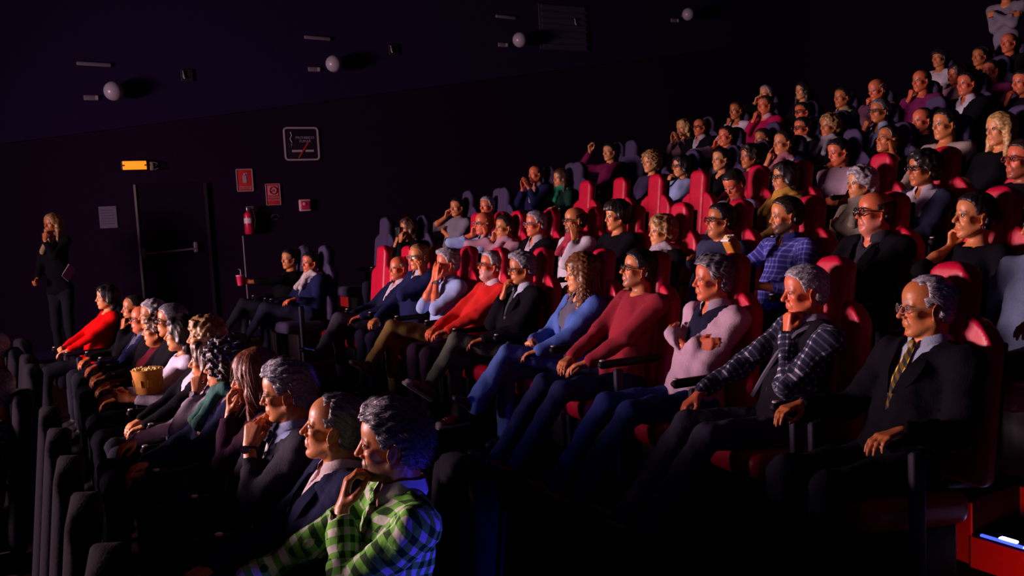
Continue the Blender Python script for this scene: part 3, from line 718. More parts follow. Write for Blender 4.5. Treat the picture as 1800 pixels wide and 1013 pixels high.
    if tie is not None:
        g2 = G(); pts = []
        for i in range(9):
            t = i / 8.; zz = L * (.93 - .55 * t); wd = .015 + .022 * t if i > 0 else .017; xx = .098 + .035 * min(1, t * 1.8)
            for yy, dx in ((-wd, 0), (0, .008), (wd, 0)): pts.append(V(hipx, 0, hipz) + RT @ V(xx + dx, yy, zz))
        g2.add(pts, [(i * 3 + j, i * 3 + j + 1, i * 3 + j + 4, i * 3 + j + 3) for i in range(8) for j in range(2)])
        tm = plaid('yellow_striped_silk', (.75, .52, .03), (.12, .07, .01), (.02, .02, .03), .035, .5) if tie == 'yellow' else plain('tie_silk', tie, .4, 30, .2, .2)
        me = g2.mesh('tie', tm); a = me.attributes.new('uvw', 'FLOAT_VECTOR', 'POINT'); a.data.foreach_set('vector', np.array([(p[1] * .6, 0, p[2] + p[1]) for p in g2.v], np.float32).ravel())
        meshobj('tie', me, root)
        g3 = G(); g3.box(V(hipx, 0, hipz) + RT @ V(.100, 0, L * .945), (.022, .032, .034), RT, .008); g3.build('tie_knot', tm if tie != 'yellow' else plain('dark_tie_knot', (.2, .13, .02), .5), root)
    if scarf is not None:
        sc_ = [cap(nb + RT @ V(.075 * math.cos(a), .085 * math.sin(a), .018 + .012 * math.sin(3 * a)), nb + RT @ V(.075 * math.cos(a + .7), .085 * math.sin(a + .7), .018 + .012 * math.sin(3 * a + 2.1)), .028, k=.03) for a in np.arange(0, 6.28, .7)]
        sc_ += [cap(nb + RT @ V(.075, s * .02, .0), nb + RT @ V(.15, s * .065, -.17), .030, .034, k=.04) for s in (1, -1)]
        v, q = polygonise(sc_, max(hb * .7, .008), None, lambda a, b, c_: .004 * nz3(a, b, c_, 75, ph))
        meshobj('scarf', fastmesh('scarf', v, q, plain('scarf_cloth', scarf, .9, 70, .5, .55)), root)
    if watch:
        S, El, T, fa = sl[watch]; g2 = G(); a1 = unit(np.cross(fa, V(0, 0, 1))); a2 = np.cross(fa, a1); c0 = T - fa * .012
        g2.tube([c0 + .031 * (math.cos(t) * a1 + math.sin(t) * a2) for t in np.arange(0, 6.28, .42)], .0055, 6, True)
        wo = g2.build('wrist_watch', BLACKPL, root); g3 = G(); g3.lathe([(.0001, .006), (.017, .006), (.019, 0), (.017, -.004)], c0 + unit(sl[watch][0] * 0 + V(.6, watch * .8, .3)) * .033, 16, np.stack([a1, fa, unit(V(.6, watch * .8, .3))], 1)); g3.build('watch_dial', METAL, wo)
    # --- legs
    hp_ = .092
    if legs == 'stand':
        J = {s: (V(hipx, s * hp_, hipz), V(.02, s * .10, hipz - .43), V(-.01, s * .11, hipz - .84)) for s in (1, -1)}
    elif legs == 'crossL':      # left leg over the right
        J = {-1: (V(hipx, -hp_, .50), V(.46 + hipx, -.08, .50), V(.46 + hipx, -.07, .10)), 1: (V(hipx, hp_, .52), V(.47 + hipx, -.02, .64), V(.68 + hipx, -.06, .34))}
    elif legs == 'crossR':
        J = {1: (V(hipx, hp_, .50), V(.46 + hipx, .08, .50), V(.46 + hipx, .07, .10)), -1: (V(hipx, -hp_, .52), V(.47 + hipx, .02, .64), V(.68 + hipx, .06, .34))}
    elif legs == 'extend':
        J = {s: (V(hipx, s * hp_, .50), V(.46 + hipx, s * .12, .53), V(.80 + hipx, s * .12, .13)) for s in (1, -1)}
    else:
        J = {s: (V(hipx, s * hp_, .50), V(.45 + hipx, s * .12, .51), V(.47 + hipx, s * .11, .10)) for s in (1, -1)}
    lh = max(hb * .8, .012) if legs in ('crossL', 'crossR', 'extend') and camd < 8.6 else (.016 if X < 3.8 and camd < 9 else .034)
    fem_f = .006 * fem
    flare = .034 if bottom == 'bell' else 0
    bcol = (.075, .14, .38) if bottom == 'bell' else bottom
    P = [ell(V(hipx, 0, hipz + .01), (.130, .165, .105), None, k=0)]
    for s in (1, -1):
        a, b, c = J[s]; P += [cap(a, b, .088 - fem_f, .064 - fem_f, k=.04), cap(b, c, .062 - fem_f, .046 + flare, k=.02)]
    v, q = polygonise(P, lh, None, lambda a, b, c_: .005 * nz3(a, b, c_, 32, ph) + .0025 * nz3(b, a, c_, 70, ph))
    meshobj('trousers', fastmesh('trousers', v, q, plain('trouser_cloth', bcol, .92, 160, .5, .3, spec=.06)), root)
    for s in (1, -1):
        a, b, c = J[s]; sh = unit(c - b); f0 = unit(V(1, 0, 0) - (V(1, 0, 0) @ sh) * sh) if legs != 'stand' else V(1, 0, 0)
        if abs(sh[0]) > .3: f0 = unit(f0 + V(.25, 0, .25))
        up = -unit(sh - (sh @ f0) * f0); hl_ = c - up * .045
        sd_ = np.cross(up, f0); RR = np.stack([f0, sd_, up], 1)
        P = [cap(c, c - up * .03, .043, .046, k=0), cap(hl_ - f0 * .035, hl_ + f0 * .06, .040, .040, k=.02), cap(hl_ + f0 * .05 + up * .0, hl_ + f0 * .145 - up * .008, .043, .032, k=.03, s=up, q=.8)]
        def cutf(X_, Y_, Z_, o=hl_ - up * .030, u_=up): return -((X_ - o[0]) * u_[0] + (Y_ - o[1]) * u_[1] + (Z_ - o[2]) * u_[2])
        v, q = polygonise(P, .010 if camd < 7 and 2 < X < 3.9 else (.014 if X < 3.9 else .022), cutf)
        so = meshobj('shoe', fastmesh('shoe', v, q, plain('shoe_leather', shoe, .5, 80, .2, .2)), root)
        if shoe == (.20, .012, .03):
            P = [rbox(hl_ + f0 * .055 - up * .034, (.130, .044, .012), .010, RR, k=0), ell(hl_ + f0 * .150 - up * .012, (.034, .037, .026), RR, k=.01)]
            v, q = polygonise(P, .007); meshobj('sole', fastmesh('sole', v, q, plain('white_rubber', (.5, .48, .5), .6, 50, .1, .1)), so)
            g2 = G()
            for i in range(5):
                o = hl_ + f0 * (.045 + .018 * i) + up * (.040 - .0055 * i); g2.tube([o - sd_ * .024, o + up * .006, o + sd_ * .024], .0035, 5)
            g2.build('laces', plain('white_lace', (.6, .58, .6), .8), so)
    info.update(H=Hl, nb=nb, sl=sl, R=R, hip=V(hipx, 0, hipz), RT=RT, L=L)
    return info
def to_world(info, p): return V(info['X'], info['Y'], info['root'].location[2]) + Rz(info['rz']) @ p
# ------------------------------------------------------------------ the room
FL = {0: -.285, 'A': 0., 1: .26, 2: .545, 3: .83, 4: 1.115, 5: 1.40, 6: 1.685, 7: 1.97, 8: 2.255, 9: 2.54}
SEATX = {'A': .87, 1: 3.02, 2: 4.07, 3: 5.12, 4: 6.17, 5: 7.22, 6: 8.27, 7: 9.32, 8: 10.37, 9: 11.42}
CARPET = plain('dark_red_carpet', (.010, .0010, .003), .95, 220, .6, .4, spec=.03)
RISER = plain('red_riser_panel', (.42, .012, .012), .55, 30, .2, .2)
WALLM = plain('dark_plum_wall_fabric', (.013, .003, .022), .95, 60, .4, .3, spec=.1)
WALLU = plain('dark_blue_acoustic_panel', (.016, .006, .042), .95, 90, .5, .3, spec=.1)
def structure(name, g, m, kind='structure', parent=None):
    o = g.build(name, m, parent, smooth=False); o['kind'] = kind; return o
YW = 12.8
structure('floor', G().box((-2.5, 5.4, -.385), (13, 15.4, .2)), CARPET)       # under the front rows
_b = {'A': (.15, 1.62)}
structure('floor', G().box((1.1, 5.4, -.185), (1.9, 15.4, .37)), CARPET)
YS = [2.24, 2.9, 3.6, 4.4, 5.3, 6.3, 7.3, 8.2, 9.0, 9.7, 10.4, 13.1]
def arc_slab(xf, xb, ztop, depth):
    g = G(); v = []
    for y in YS:
        a, b = xf + bow(y), (xb + bow(y) if xb < 14 else xb); v += [(a, y, ztop), (b, y, ztop), (a, y, ztop - depth), (b, y, ztop - depth)]
    f = []
    for i in range(len(YS) - 1):
        o, p = 4 * i, 4 * i + 4; f += [(o, o + 1, p + 1, p), (o, p, p + 2, o + 2), (o + 1, o + 3, p + 3, p + 1), (o + 2, p + 2, p + 3, o + 3)]
    e = 4 * (len(YS) - 1); f += [(0, 2, 3, 1), (e, e + 1, e + 3, e + 2)]
    return g.add(v, f)
structure('floor', arc_slab(1.62, 3.42, .26, .5), CARPET); structure('floor', G().box((2.53, -.03, .01), (1.82, 4.54, .5)), CARPET)
structure('floor', G().box((-1.0, 12.05, .03), (5.2, 1.5, .46)), CARPET)
for k in range(2, 10):
    x0 = SEATX[k] - .66; x1 = (SEATX[k + 1] - .66) if k < 9 else 14.5
    structure('floor', arc_slab(x0, x1 + .01, FL[k], .9), CARPET)
    structure('riser_panel', arc_slab(x0 - .014, x0 - .002, FL[k] - .012, .26), RISER)
    structure('step', G().box((x0 + .175, -.03, FL[k] - .64), (.35, 4.54, 1.0)), CARPET)
    structure('step', G().box(((x0 + .35 + x1) / 2, -.03, FL[k] - .5), (x1 - x0 - .35, 4.54, 1.0)), CARPET)
    if k < 6:
        for xx, zt in ((x0, FL[k] - .14), (x0 + .35, FL[k])): structure('riser_panel', G().box((xx - .006, .9, zt - .075), (.012, 2.68, .13)), RISER)
LEDM = emis('blue_step_light', (.04, .08, 1.0), 2.2); LEDW = emis('white_step_light', (.45, .6, 1.0), 9.0)
x0 = SEATX[2] - .66; t = empty('step_light', (x0, 1.5, FL[2] - .14)); tag(t, 'blue glowing step light strip on the stair edge at the lower right corner', 'step light')
G().box((.0, 0, .004), (.014, 1.40, .008)).build('light_strip', LEDM, t, False)
G().box((-.008, -.08, .007), (.003, 1.2, .005)).build('bright_line', LEDW, t, False)
G().box((.025, .60, .006), (.026, .07, .010), None, .003).build('bright_lamp', LEDW, t, False)
spot('riser_red_spot', (2.75, 1.1, .36), (3.41, 1.95, .30), 48, (1, .14, .10), 34, .9, .05)  # unseen red spot added to brighten the riser panel under the blue strip
spot('aisle_lamp_glow', (SEATX[1] + .1, 8.9, .9), (1.9, 8.2, .45), 26, (.15, .10, 1), 60, .8)
# walls and ceiling
structure('wall_left', G().box((3.5, YW + .1, 2.6), (25, .2, 6.6)), WALLM)
structure('wall_back', G().box((14.4, 5.4, 3.5), (.2, 15.4, 5.5)), plain('near_black_back_wall', (.006, .002, .010), .95, 60, .4, .3, spec=.05))
structure('ceiling', G().box((3.5, 5.4, 6.0), (25, 15.4, .2)), WALLM)
p0, p1 = atY(300, 214, YW), atY(1250, 88, YW); sl_ = (p1[2] - p0[2]) / (p1[0] - p0[0])
g = G(); xs = (-8.8, 14.3); zz = [p0[2] + (x - p0[0]) * sl_ for x in xs]
g.add([(xs[0], YW - .06, zz[0]), (xs[1], YW - .06, zz[1]), (xs[1], YW - .06, 5.9), (xs[0], YW - .06, 5.9), (xs[0], YW, zz[0]), (xs[1], YW, zz[1]), (xs[1], YW, 5.9), (xs[0], YW, 5.9)],
      [(0, 1, 2, 3), (0, 4, 5, 1), (0, 3, 7, 4), (1, 5, 6, 2), (3, 2, 6, 7)])
structure('trim_1', g, WALLU)
# pale vent panel high on the wall
a, b = atY(942, 8, YW), atY(1030, 92, YW)
v_ = empty('wall_vent_panel', ((a[0] + b[0]) / 2, YW - .06, (a[2] + b[2]) / 2)); tag(v_, 'faint dark blue square vent panel high on the side wall', 'vent')
w_, h_ = b[0] - a[0], a[2] - b[2]
G().box((0, -.012, 0), (w_, .02, h_)).build('frame', plain('vent_frame', (.03, .02, .06), .8), v_, False)
for i in range(7): G().box((0, -.028, -h_ / 2 + h_ * (i + .5) / 7), (w_ * .9, .012, h_ / 10)).build('slat', plain('vent_slat', (.035, .024, .07), .8), v_, False)
# door in the far wall
dl, dr = atY(235, 325, YW), atY(356, 322, YW); top = dl[2]; DW = dr[0] - dl[0]
dm = plain('dark_door_paint', (.010, .0025, .017), .9, 30, .1, .2, spec=.1)
d = empty('door_1', (dl[0] + DW / 2, YW, .26)); d['kind'] = 'structure'
hh_ = top - .26
G().box((0, -.02, hh_ / 2), (DW, .04, hh_)).build('door_panel', dm, d, False)
gm = plain('grey_edge_strip', (.30, .27, .33), .45, 50, .1, .2, metal=.3)
G().box((-DW / 2, -.045, hh_ / 2), (.022, .03, hh_)).build('edge_strip', gm, d, False)
G().box((DW / 2 + .02, -.03, hh_ / 2), (.04, .03, hh_)).build('door_frame', plain('door_frame_paint', (.015, .004, .024), .9), d, False)
ba, bb = atY(252, 447, YW - .1), atY(345, 437, YW - .1)
G().tube([(ba[0] - dl[0] - DW / 2, -.10, ba[2] - .26), (bb[0] - dl[0] - DW / 2, -.10, bb[2] - .26)], .014, 8).build('push_bar', gm, d)
for p in (ba, bb): G().box((p[0] - dl[0] - DW / 2, -.07, p[2] - .24), (.05, .07, .14), None, .012).build('bar_bracket', gm, d)
structure('baseboard_left', G().box((3, YW - .01, .31), (12, .02, .10)), WALLU)
# ---- things on the far wall
def wallthing(name, px_, py_, label, cat, group=None, off=0):
    p = atY(px_, py_, YW - off); t = empty(name, (p[0], YW - off, p[2])); tag(t, label, cat, group); return t
def text(name, s, size, mat, parent, loc, ext=.001):
    cu = bpy.data.curves.new(name, 'FONT'); cu.body = s; cu.size = size; cu.align_x = 'CENTER'; cu.align_y = 'CENTER'; cu.extrude = ext; cu.resolution_u = 2
    tmp = bpy.data.objects.new('tmp_text', cu); COL.objects.link(tmp); bpy.context.view_layer.update()
    me = bpy.data.meshes.new_from_object(tmp.evaluated_get(bpy.context.evaluated_depsgraph_get())); bpy.data.objects.remove(tmp)
    me.materials.clear(); me.materials.append(mat)
    o = meshobj(name, me, parent); o.location = loc; o.rotation_euler = (math.pi / 2, 0, 0); return o
GLOBE = plain('frosted_globe_glass', (.34, .31, .40), .35, 8, .1, .1, coat=.3)
GREYP = plain('pale_grey_plastic', (.34, .30, .38), .6, 60, .1, .2)
lamps = [(200, 160, .122, (160, 172), (165, 113)), (587, 112, .118, (552, 122), (558, 67)), (914, 70, .118, (884, 79), (889, 30)), (1210, 25, .110, (1186, 36), (1470, 2))]
nm = ['leftmost and largest', 'second from left', 'third from left, above the stairs', 'rightmost, near the top edge']
for i, (x, y, r, sp, br) in enumerate(lamps):
    t = wallthing('wall_globe_lamp', x, y, 'unlit round white globe lamp on the dark wall, ' + nm[i], 'wall lamp', None, .06 + .17)
    prof = [(max(.0001, r * math.sin(math.pi * j / 14)), -r * math.cos(math.pi * j / 14)) for j in range(15)]
    G().lathe(prof, (0, 0, 0), 28).build('globe', GLOBE, t)
    G().lathe([(.0001, .0), (.05, 0), (.05, .03), (.03, .05), (.03, .09)], (0, .17, 0), 16, Rx(rad(90))).build('bracket', BLACKPL, t)
    p = wallthing('socket_plate', sp[0], sp[1], 'small pale socket plate beside the globe lamp, ' + nm[i], 'socket', None, .075)
    G().box((0, 0, 0), (.17, .02, .062), None, .006).build('plate', plain('dim_plate', (.16, .13, .18), .6), p)
    G().box((.065, -.014, 0), (.03, .012, .05)).build('bright_tab', GREYP, p, False)
    b_ = wallthing('wall_slot_bar', br[0], br[1], 'narrow pale horizontal bar fixed above the globe lamp, ' + nm[i], 'light bar', None, .08)
    G().box((0, 0, 0), (.40 - .02 * i, .03, .046), Ry(rad(1.5)), .008).build('bar_cover', plain('dim_bar_cover', (.14, .12, .17), .6), b_)
for i, (x, y, n_) in enumerate([(322, 132, 'leftmost'), (687, 87, 'middle'), (1010, 39, 'on the vent panel')]):
    t = wallthing('wall_hook', x, y, 'tiny pale vertical hook on the upper wall, the one ' + n_, 'hook', None, .085)
    G().tube([(0, 0, .05), (0, -.02, .04), (0, -.02, -.03), (.015, -.03, -.05)], .010, 6).build('hook_rod', GREYP, t)
    G().box((.05, .01, 0), (.16, .02, .16), None, .01).build('back_plate', plain('near_black_plate', (.006, .005, .010), .8), t)
# emergency light
t = wallthing('emergency_light', 236, 291, 'glowing orange emergency exit light above the door', 'exit light', None, .05)
G().box((0, .01, 0), (.32, .07, .125), None, .01).build('housing', BLACKPL, t)
G().box((0, -.028, 0), (.29, .012, .11), None, .005).build('lit_face', emis('orange_lit_face', (1.0, .27, .015), 1.1), t)
for s in (-1, 1): G().box((s * .135, -.037, 0), (.030, .006, .02)).build('arrow_mark', plain('arrow_brown', (.25, .08, .01), .6), t, False)
t = wallthing('wall_bracket', 270, 292, 'small grey twisted bracket right beside the orange exit light', 'bracket', None, .04)
G().box((-.025, 0, 0), (.045, .05, .11), None, .008).build('bracket_plate', plain('dim_bracket', (.22, .20, .16), .6), t); G().tube([(0, -.02, .05), (.05, -.03, .03), (.02, -.03, 0), (.055, -.03, -.03), (0, -.02, -.05)], .008, 6).build('bracket_wire', plain('dim_wire', (.12, .11, .08), .6), t)
# signs
SW = plain('sign_white', (.40, .33, .42), .5, 40, 0, .1); SR = plain('sign_red', (.60, .03, .035), .5, 40, 0, .1); SD = plain('sign_dark', (.012, .006, .020), .5, 40, 0, .1)
def rring(wd, hh2, r, th, dep):
    g = G(); n = 6; O, I = [], []
    for (sx, sy, a0) in ((1, 1, 0), (-1, 1, 90), (-1, -1, 180), (1, -1, 270)):
        for i in range(n + 1):
            a = rad(a0 + 90 * i / n)
            O.append((sx * (wd / 2 - r) + r * math.cos(a), sy * (hh2 / 2 - r) + r * math.sin(a))); I.append((sx * (wd / 2 - r) + (r - th) * math.cos(a), sy * (hh2 / 2 - r) + (r - th) * math.sin(a)))
    N = len(O); v = [(x, 0, z) for x, z in O] + [(x, -dep, z) for x, z in O] + [(x, -dep, z) for x, z in I] + [(x, 0, z) for x, z in I]
    return g.add(v, [(k * N + i, k * N + (i + 1) % N, (k + 1) * N + (i + 1) % N, (k + 1) * N + i) for k in range(3) for i in range(N)])
t = wallthing('no_smoking_sign', 530, 253, 'square dark no smoking sign with rounded white border, highest on the wall', 'sign', None, .012)
G().box((0, .005, 0), (.49, .012, .45), None, .004).build('panel', SD, t); rring(.51, .47, .055, .022, .012).build('border', SW, t)
DW_ = plain('sign_print', (.30, .25, .36), .5, 40, 0, .1)
text('lettering', 'PROHIBIDO', .052, DW_, t, (.055, -.004, .085)); text('lettering', 'FUMAR', .052, DW_, t, (.055, -.004, .035))
G().tube([(-.15, -.004, .17), (-.135, -.004, .12), (-.16, -.004, .07), (-.135, -.004, .02), (-.15, -.004, -.05)], .007, 5).build('smoke_squiggle', DW_, t)
G().box((-.07, -.005, -.10), (.15, .004, .030)).build('cigarette', SW, t, False); G().box((.11, -.005, -.10), (.12, .004, .030)).build('cigarette', SW, t, False)
G().box((.02, -.006, -.09), (.018, .004, .26), Ry(rad(35))).build('red_slash', SR, t, False)
t = wallthing('extinguisher_sign', 430, 317, 'red fire extinguisher sign with white border above the extinguisher', 'sign', None, .012)
G().box((0, .003, 0), (.215, .012, .30), None, .004).build('panel', SR, t); rring(.225, .31, .012, .010, .010).build('border', SW, t)
G().box((0, -.005, .015), (.05, .004, .10)).box((0, -.005, .075), (.022, .004, .03)).box((.016, -.005, .095), (.05, .004, .010)).build('pictogram', SW, t, False)
G().box((0, -.005, -.085), (.19, .004, .005)).build('divider', SW, t, False); text('lettering', 'EXTINTOR', .036, SW, t, (0, -.004, -.115))
t = wallthing('alarm_sign', 480, 342, 'red and white alarm button sign with ring symbol and text lines', 'sign', None, .012)
G().box((0, .003, 0), (.205, .012, .30), None, .004).build('panel', SR, t); rring(.205, .30, .010, .006, .010).build('border', SW, t)
g = G().box((0, -.005, .055), (.14, .004, .13)); g.build('square_field', SW, t, False)
G().tube([(.05 * math.cos(a), -.010, .055 + .05 * math.sin(a)) for a in np.arange(0, 6.28, .4)], .011, 6, True).build('ring_symbol', SR, t); G().lathe([(.0001, .004), (.018, .004), (.018, 0)], (0, -.010, .055), 12, Rx(rad(90))).build('dot_symbol', SR, t)
text('lettering', 'PULSADOR', .032, SW, t, (0, -.004, -.04)); text('lettering', 'DE ALARMA', .032, SW, t, (0, -.004, -.08)); 
t = wallthing('alarm_button', 536, 361, 'small square red alarm button box with pale rim', 'alarm button', None, .03)
G().box((0, 0, 0), (.165, .06, .165), None, .012).build('casing', plain('pinkish_casing', (.62, .35, .42), .5), t); G().box((0, -.033, 0), (.125, .012, .125), None, .008).build('button_plate', plain('crimson_plate', (.55, .02, .10), .4), t); G().lathe([(.0001, .012), (.02, .010), (.024, 0)], (-.02, -.04, .02), 14, Rx(rad(90))).build('button', plain('pink_button', (.8, .3, .45), .3), t)
t = wallthing('cable_loop', 484, 383, 'faint thin cable loop on the wall below the alarm sign', 'cable', None, .02)
G().tube([(-.06, 0, .0), (-.04, -.01, .04), (.02, -.01, .05), (.05, -.01, .02), (.03, -.01, -.02), (-.03, -.01, -.02)], .004, 5).build('cable_wire', plain('dim_cable', (.10, .08, .14), .6), t)
# extinguisher
t = wallthing('fire_extinguisher', 437, 390, 'red fire extinguisher hanging on the wall under its sign', 'fire extinguisher', None, .10)
XR = plain('extinguisher_red', (.55, .01, .06), .25, 30, .05, .1, coat=.6)
G().lathe([(.0001, -.17), (.05, -.17), (.060, -.155), (.060, .08), (.052, .115), (.025, .135), (.020, .15)], (0, 0, 0), 22).build('cylinder', XR, t)
G().box((0, 0, .175), (.045, .045, .05), None, .01).box((.03, 0, .205), (.10, .02, .012)).box((.03, 0, .185), (.10, .02, .010)).build('valve', METAL, t)
G().tube([(.02, -.02, .17), (.07, -.03, .15), (.085, -.03, .02), (.07, -.03, -.10)], .010, 8).build('hose', BLACKPL, t)
G().lathe([(.061, -.02), (.061, .05)], (0, 0, 0), 22).build('label_band', plain('label_white', (.6, .5, .6), .5), t)
pa, pb = atY(427, 415, YW - .35), atY(434, 484, YW - .35)
t = empty('rail_post', (pa[0], YW - .35, .26)); tag(t, 'thin pale metal post standing below the fire extinguisher', 'post')
G().tube([(0, 0, .02), (0, 0, pa[2] - .26)], .011, 8).build('pole', METAL, t); G().lathe([(.0001, .02), (.10, .02), (.11, .0)], (0, 0, 0), 18).build('foot_plate', BLACKPL, t)
# notice on the wall
t = wallthing('paper_notice', 190, 382, 'pale paper notice pinned to the wall left of the door', 'notice', None, .008)
G().box((0, 0, 0), (.21, .006, .28)).build('sheet', plain('lavender_paper', (.16, .14, .24), .8, 30, 0, .2), t, False)
for i in range(6): G().box((-.01, -.005, .09 - i * .035), (.15, .003, .006)).build('print_line', plain('print_grey', (.07, .06, .12), .8), t, False)

# ------------------------------------------------------------------ seats
RED = plain('crimson_seat_leather', (.43, .002, .030), .42, 18, .25, .18, spec=.32)
BLKS = plain('shade_black_seat_fabric', (.004, .003, .007), .95, 120, .4, .35, spec=.05)  # near-black instead of navy: shade over the front rows put into the colour
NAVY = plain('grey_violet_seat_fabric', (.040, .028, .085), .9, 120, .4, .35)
SHELL = plain('dark_seat_shell', (.008, .004, .008), .6, 40, .1, .2, spec=.2)
RS = Ry(-rad(7.0)); SO = V(-.150, 0, .44)
def seat_meshes(TOP=.85):
    o = {}
    P = [rbox(SO + RS @ V(-.062, 0, .325), (.042, .232, .330), .040, RS, k=0)]
    def cutw(X, Y, Z):
        x, y, z = local(SO, RS, X, Y, Z); r = .19; yy = np.abs(y) - (.232 - r); zz = z - (.655 - r)
        return np.where((yy > 0) & (zz > 0), np.sqrt(np.maximum(yy, 0) ** 2 + np.maximum(zz, 0) ** 2) - r, -1.)
    o['backrest'] = polygonise(P, .012, cutw)
    P = [rbox(SO + RS @ V(-.055, 0, TOP / 2 + .02), (.050, .108, TOP / 2 - .02), .042, RS, k=0)]
    def cuth(X, Y, Z):
        x, y, z = local(SO, RS, X, Y, Z); r = .104; yy = np.abs(y) - (.108 - r); zz = z - (TOP - r)
        return np.where((yy > 0) & (zz > 0), np.sqrt(np.maximum(yy, 0) ** 2 + np.maximum(zz, 0) ** 2) - r, -1.)
    o['headrest'] = polygonise(P, .012, cuth)
    o['seat_cushion'] = polygonise([rbox((.12, 0, .385), (.25, .235, .065), .05, Ry(rad(-4)), k=0)], .014)
    return {k: fastmesh(k, v, q, RED) for k, (v, q) in o.items()}
SM = seat_meshes()
SMN = {}; SMB = seat_meshes(.66); SM0 = {k: me.copy() for k, me in SM.items()}
for me in SM0.values(): me.materials.clear(); me.materials.append(BLKS)
for me in SMB.values(): me.materials.clear(); me.materials.append(BLKS)
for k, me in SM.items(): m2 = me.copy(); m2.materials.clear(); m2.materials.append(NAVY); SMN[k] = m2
_s = G().box(SO + RS @ V(-.118, 0, .30), (.014, .42, .50), RS, .006); _s.box(SO + RS @ V(-.118, 0, .62), (.014, .20, .34), RS, .006); SHM = _s.mesh('back_shell', SHELL)
_s = G().box(SO + RS @ V(-.118, 0, .30), (.014, .42, .50), RS, .006); SHMB = _s.mesh('back_shell', BLKS)
BAM = G().box((.06, 0, .17), (.30, .40, .31), None, .02).mesh('seat_base', SHELL)
ARM = G().box((.10, 0, .675), (.42, .046, .045), None, .018).mesh('armrest_pad', SHELL)
POSTM = G().box((.18, 0, .32), (.055, .040, .64), None, .012).mesh('armrest_post', plain('violet_grey_post', (.022, .018, .040), .6, 30, .1, .2, spec=.2))
CAPM = G().lathe([(.0001, .007), (.014, .006), (.016, 0)], (.285, 0, .697), 14).mesh('armrest_cap', plain('pale_armrest_button', (.5, .46, .5), .3, 20, 0, .1))
def seat(x, y, fl, label, colr, both=False, group=None, name='cinema_seat', rz=None):
    t = empty(name, (x, y, fl), math.pi - bow_turn(y) if rz is None else rz); tag(t, label, 'seat', group); S = SM if colr == 'red' else (SMB if colr == 'black' else (SM0 if colr == 'tall_black' else SMN))
    for k, me in S.items():
        o = meshobj(k, me, t)
        if colr == 'tall_black' and k == 'headrest': o.scale = (1, 2.55, 1)  # lowest row's headrests widened to block screen light from the laps behind
    meshobj('back_shell', SHMB if 'black' in colr else SHM, t); meshobj('seat_base', BAM, t)
    for yy in ((.27, -.27) if both else (.27,)):
        for nm_, me in (('armrest_pad', ARM), ('armrest_post', POSTM)):
            o = meshobj(nm_, me, t); o.location = (0, yy, 0)
            if nm_ == 'armrest_pad': c = meshobj('armrest_cap', CAPM, o)
    return t
